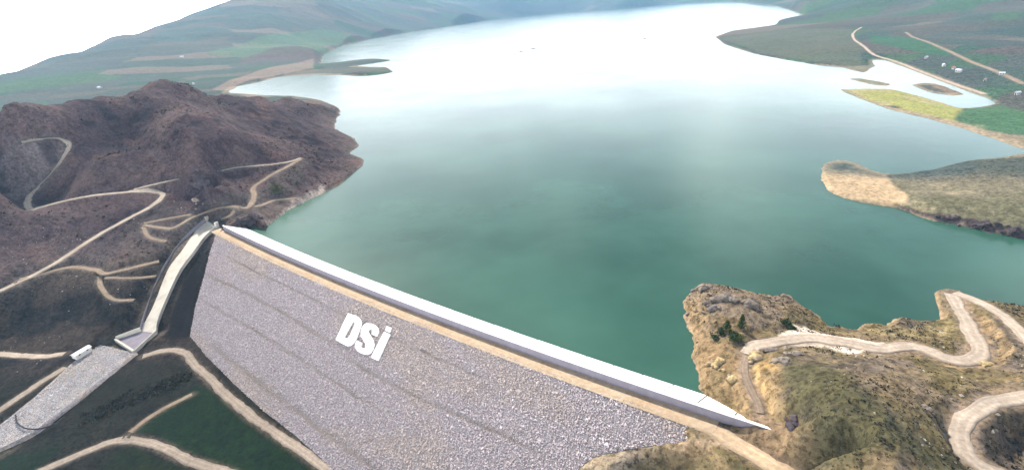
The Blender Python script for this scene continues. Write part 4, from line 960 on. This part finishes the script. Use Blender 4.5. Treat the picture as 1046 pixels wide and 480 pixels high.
for k, (px, py, w_, wd) in enumerate(ISP):
    c = un(px, py, 0); rs = random.Random(k); o = empty('islet', tuple(c))
    for j in range(6): rock(o, (rs.uniform(-.5, .5) * w_, rs.uniform(-.3, .3) * w_, 0.2), w_ * rs.uniform(.16, .3), k * 10 + j, M['outcrop'], 0.5)
    tag(o, f'tiny dark islet {wd} in the bright far water'.replace(', in', ' in'), 'islet', 'tiny islets in the far water')

def leaf_cards(n, fn, size, seed):
    r = np.random.default_rng(seed); P = fn(r, n); d = r.normal(size=(n, 3)); d /= np.linalg.norm(d, axis=1)[:, None]
    e = np.cross(d, r.normal(size=(n, 3))); e /= np.linalg.norm(e, axis=1)[:, None]; f = np.cross(d, e); sz = size * r.uniform(.6, 1.4, (n, 1))
    V = np.stack([P + e * sz, P + f * sz * .6, P - e * sz, P - f * sz * .6], 1).reshape(-1, 3)
    return V, np.arange(n * 4).reshape(-1, 4)
def tree(px, py, h, w_, conical, label, seed):
    c = hit(px, py); o = empty('tree' if conical else 'bush', tuple(c)); tag(o, label, 'tree' if conical else 'bush', 'trees and bushes on the headland')
    tr = tube('trunk', [(0, 0, -0.4), (0.05, 0, h * .4), (0, 0.05, h * .85)], 0.18 if conical else .12, M['bark'], 6); tr.parent = o
    rs = random.Random(seed); lv = []
    for k_ in range(5):
        a = rs.uniform(0, 6.28); z0 = h * rs.uniform(.2, .6); l_ = w_ * .4
        lv.append(tube('limb', [(0, 0, z0), (math.cos(a) * l_ * .5, math.sin(a) * l_ * .5, z0 + l_ * .3), (math.cos(a) * l_, math.sin(a) * l_, z0 + l_ * .5)], 0.06, M['bark'], 5))
    for l_ in lv: l_.parent = o
    def fn(r, n):
        z_ = r.uniform(0.08, 1, n); ph = r.uniform(0, 6.283, n); lob = 1 + .35 * np.sin(ph * 3 + seed) + .25 * np.sin(z_ * 17 + ph * 2)
        rad = (1.05 - z_) ** .8 * .55 if conical else np.sqrt(np.clip(1 - (z_ * 2 - 1) ** 2, 0, 1)) * .55
        rd = rad * w_ * np.sqrt(r.uniform(.15, 1, n)) * lob
        return np.stack([np.cos(ph) * rd, np.sin(ph) * rd, z_ * h], 1)
    V, q = leaf_cards(900, fn, 0.32, seed); cr = mesh_np('crown', V, quads=q, mat=M['leaf'], smooth=False); cr.parent = o
for px, py, h, w_, cn, lb in [(757, 335, 7.5, 3.6, True, 'tallest dark conifer on the near headland'), (742.5, 338, 5.6, 4.0, True, 'dark conifer left of the tallest tree on the headland'),
                              (751, 347, 3.2, 6.0, False, 'wide dark green bush in front of the headland conifers'), (736, 341, 3.6, 3.0, True, 'small dark tree at the left of the headland group'),
                              (730, 346, 2.0, 2.2, False, 'smallest round bush left of the headland trees'), (803, 330, 1.8, 3.6, False, 'low olive bush at the neck of the headland by the road'),
                              (283, 197, 8.0, 11.0, False, 'large dark bush below the hill road on the left shore'), (808, 336, 1.8, 3.0, False, 'low green bush beside the white verge of the shore road')]:
    tree(px, py, h, w_, cn, lb, int(px))

def scatter_px(n, box, rng_, keepfn):
    """random ground points inside a ground rectangle (world)"""
    x = rng_.uniform(box[0], box[1], n); y = rng_.uniform(box[2], box[3], n); z = sample(H, x, y); k_ = keepfn(x, y, z); return np.stack([x, y, z], 1)[k_]
def tufts(name, P, size, mat, label, nleaf=7):
    n = len(P); r = np.random.default_rng(len(P)); off = r.normal(0, .42, (n, nleaf, 3)) * np.array([1, 1, .55]); off[..., 2] = np.abs(off[..., 2])
    c = P[:, None, :] + off * size[:, None, None]; c = c.reshape(-1, 3); sz = np.repeat(size, nleaf)[:, None] * .42
    d = r.normal(size=c.shape); d /= np.linalg.norm(d, axis=1)[:, None]; e = np.cross(d, r.normal(size=c.shape)); e /= np.linalg.norm(e, axis=1)[:, None]; f = np.cross(d, e)
    V = np.stack([c + e * sz, c + f * sz * .7, c - e * sz, c - f * sz * .7], 1).reshape(-1, 3)
    o = mesh_np(name, V, quads=np.arange(len(V)).reshape(-1, 4), mat=mat, smooth=False); return tag(o, label, 'scrub', kind='stuff')
r1 = np.random.default_rng(11)
def k_right(x, y, z):
    t, l = lp(x, y); r = np.exp(l); ln = sample(np.minimum(LINE, 99), x, y); dens = vnoise(x / 22, y / 22, 301)
    s, q = dam_sq(x, y)
    return (t > .3) & (r < 340) & (z > 2.5) & (ln > 2.5) & (r1.uniform(size=len(x)) < sstep(.3, .7, dens) * .8 + .12) & ~((s < DAM_L + 12) & (q < 14) & (q > -40)) & ~((s < DAM_L - 10) & (q > 0))
P = scatter_px(46000, (40, 330, 60, 300), r1, k_right)
tufts('scrub', P, r1.lognormal(-.75, .45, len(P)).clip(.22, 1.5), M['scrub'], 'dark low scrub dotted over the right abutment hill', 5)
def k_left(x, y, z):
    t, l = lp(x, y); r = np.exp(l); ln = sample(np.minimum(LINE, 99), x, y); dens = vnoise(x / 40, y / 40, 311)
    s, q = dam_sq(x, y)
    return (t < -.15) & (z > -30) & (z > 3 - 40 * (q > 0)) & (ln > 2.5) & (r1.uniform(size=len(x)) < sstep(.4, .75, dens)) & ~((s > -6) & (q < q_max(s) + 1) & (q > -40))
P = scatter_px(26000, (-650, -120, 240, 1050), r1, k_left)
tufts('hill_scrub', P, r1.lognormal(0.0, .4, len(P)).clip(.5, 2.6), M['scrub'], 'dark heath scrub over the left hillside')
def k_vfl(x, y, z):
    t, l = lp(x, y); ln = sample(np.minimum(LINE, 99), x, y); s, q = dam_sq(x, y)
    return (ln > 1.5) & (q > q_max(s) + 5) & (z < -36)
HED = np.array([hit(*p_)[:2] for p_ in [(95, 425), (120, 412), (150, 402), (175, 393), (193, 383)]]); u = r1.uniform(0, 3.99, 420); i_ = u.astype(int); f = (u - i_)[:, None]
P2 = HED[i_] * (1 - f) + HED[i_ + 1] * f + r1.normal(0, 3.4, (420, 2)); P = np.column_stack([P2, sample(H, P2[:, 0], P2[:, 1])]); P = P[sample(np.minimum(LINE, 99), P[:, 0], P[:, 1]) > 1]
tufts('streamside_scrub', P, r1.uniform(.8, 2.0, len(P)), M['scrub'], 'dark band of bushes across the valley floor', 10)
# loose stones
def k_st(x, y, z):
    t, l = lp(x, y); r = np.exp(l); ln = sample(np.minimum(LINE, 99), x, y); s, q = dam_sq(x, y)
    return (t > .3) & (r < 330) & (z > 1) & (ln > .8) & (r1.uniform(size=len(x)) < .15 + sstep(.5, .8, vnoise(x / 15, y / 15, 331))) & ~((s < DAM_L - 4) & (q > -20))
P = scatter_px(5000, (40, 330, 60, 300), r1, k_st); sh = r1.uniform(.16, .42, len(P))
tag(rock_cloud('loose_stones', P, r1.lognormal(-1.25, .5, len(P)).clip(.12, .9), np.stack([sh, sh * .88, sh * .70], 1), M['rocks']), 'loose tan stones strewn over the right abutment', 'stones')
def k_st2(x, y, z):
    t, l = lp(x, y); s, q = dam_sq(x, y); ln = sample(np.minimum(LINE, 99), x, y)
    return (t < -.3) & (z > -37) & (z < 40) & (ln > .8) & (q > -60) & ~((s > -4) & (q < q_max(s) + 2)) & (r1.uniform(size=len(x)) < sstep(.55, .85, vnoise(x / 20, y / 20, 341)))
P = scatter_px(6000, (-560, -180, 220, 620), r1, k_st2); sh = r1.uniform(.10, .34, len(P))
tag(rock_cloud('hill_stones', P, r1.lognormal(-1.0, .5, len(P)).clip(.15, 1.2), np.stack([sh, sh * .86, sh * .82], 1), M['rocks']), 'loose stones on the left valley side', 'stones')

# ------------------------------------------------------------------ buildings
def house(px, py, l_, w_, h_, roof, wallm, label, cat='house', name='house', rot=0.3, group=None, pitch=.35, on=None):
    c = hit(px, py) if on is None else on; o = empty(name, tuple(c)); o.rotation_euler.z = rot; tag(o, label, cat, group)
    a, b = l_ / 2, w_ / 2; rz = h_ + b * 2 * pitch
    V = [(-a, -b, -1.5), (a, -b, -1.5), (a, b, -1.5), (-a, b, -1.5), (-a, -b, h_), (a, -b, h_), (a, b, h_), (-a, b, h_), (-a, 0, rz), (a, 0, rz)]
    me = bpy.data.meshes.new('wall'); me.from_pydata(V, [], [(0, 1, 5, 4), (2, 3, 7, 6), (1, 2, 6, 9, 5), (3, 0, 4, 8, 7), (3, 2, 1, 0)]); me.materials.append(wallm); ob = bpy.data.objects.new('wall', me); COL.objects.link(ob); ob.parent = o
    e = .5; ez = e * 2 * pitch; t_ = .18
    V = []
    for dz in (0.02, t_): V += [(-a - e, -b - e, h_ - ez + dz), (a + e, -b - e, h_ - ez + dz), (a + e, 0, rz + dz), (-a - e, 0, rz + dz), (a + e, b + e, h_ - ez + dz), (-a - e, b + e, h_ - ez + dz)]
    F_ = [(0, 3, 2, 1), (3, 5, 4, 2), (6, 7, 8, 9), (9, 8, 10, 11), (0, 1, 7, 6), (1, 2, 8, 7), (2, 4, 10, 8), (4, 5, 11, 10), (5, 3, 9, 11), (3, 0, 6, 9)]
    me = bpy.data.meshes.new('roof'); me.from_pydata(V, [], F_); me.materials.append(roof); ob = bpy.data.objects.new('roof', me); COL.objects.link(ob); ob.parent = o
    for k_ in range(max(2, int(l_ / 4))):
        x = -a + (k_ + .5) * l_ / max(2, int(l_ / 4)); 
        for sg in (-1, 1):
            w2 = prism('window', [np.array((x - .6, sg * (b + .03), h_ * .4)), np.array((x + .6, sg * (b + .03), h_ * .4)), np.array((x + .6, sg * (b + .03), h_ * .8)), np.array((x - .6, sg * (b + .03), h_ * .8))],
                       [np.array((x - .6, sg * (b - .1), h_ * .4)), np.array((x + .6, sg * (b - .1), h_ * .4)), np.array((x + .6, sg * (b - .1), h_ * .8)), np.array((x - .6, sg * (b - .1), h_ * .8))], M['dark']); w2.parent = o
    d_ = prism('door', [np.array((a + .03, -.6, -.2)), np.array((a + .03, .6, -.2)), np.array((a + .03, .6, min(2.1, h_ * .85))), np.array((a + .03, -.6, min(2.1, h_ * .85)))], [np.array((a - .1, -.6, -.2)), np.array((a - .1, .6, -.2)), np.array((a - .1, .6, min(2.1, h_ * .85))), np.array((a - .1, -.6, min(2.1, h_ * .85)))], M['dark']); d_.parent = o
p0 = hit(78, 365); p1 = hit(96, 353)
house(84, 361, 10, 4.0, 2.2, M['metal_roof'], M['white_wall'], 'long white site shed with pale sheet roof beside the tail channel', 'shed', 'site_shed', rot=math.atan2(p1[1] - p0[1], p1[0] - p0[0]), pitch=.2)
for k, (px, py, l_, rf_, lb) in enumerate([
    (946, 60, 14, 'metal_roof', 'leftmost white farmhouse on the plain above the far inlet'), (964, 68, 16, 'metal_roof', 'white farm building in the middle of the plain hamlet'),
    (979, 74, 18, 'metal_roof', 'long white farm building at the right end of the plain hamlet'), (1023, 77, 14, 'metal_roof', 'white farmhouse alone near the right picture edge'),
    (1039, 97, 12, 'metal_roof', 'white farmhouse by the right edge, nearest of the plain'), (1006, 83, 12, 'tile_roof', 'red roofed farmhouse beside the country road on the plain'),
    (974, 71, 12, 'tile_roof', 'red roofed farmhouse between two white farm buildings on the plain'),
    (198, 86.5, 26, 'metal_roof', 'white farm building behind the right shoulder of the left hill'), (102, 90.5, 30, 'metal_roof', 'white farm building beyond the left ridge'), (186, 59, 34, 'metal_roof', 'far white building on the slopes under the skyline')]):
    l_ *= .42; house(px, py, l_, l_ * .6, 3.2 + l_ * .03, M[rf_], M['white_wall'], lb, rot=0.4 + k * .7, group='farm buildings across the lake')

# ------------------------------------------------------------------ haze
zt = float(max(CAM_Z + 20, np.where(H > -60, H, -60).max() + 10))
bm = bmesh.new(); bmesh.ops.create_cube(bm, size=1)
for v in bm.verts: v.co = Vector((v.co.x * 32000, v.co.y * 17000 + 7500, (v.co.z + .5) * (zt + 62) - 62))
me = bpy.data.meshes.new('haze'); bm.to_mesh(me); bm.free(); hz = bpy.data.objects.new('haze', me); COL.objects.link(hz); hz['kind'] = 'stuff'
m = bpy.data.materials.new('haze'); m.use_nodes = True; t = m.node_tree; t.nodes.clear(); out = t.nodes.new('ShaderNodeOutputMaterial'); pv = t.nodes.new('ShaderNodeVolumePrincipled')
pv.inputs['Color'].default_value = (0.38, 0.68, 1.0, 1); pv.inputs['Density'].default_value = 4.2e-5; pv.inputs['Anisotropy'].default_value = 0.0
t.links.new(pv.outputs[0], out.inputs['Volume']); me.materials.append(m)
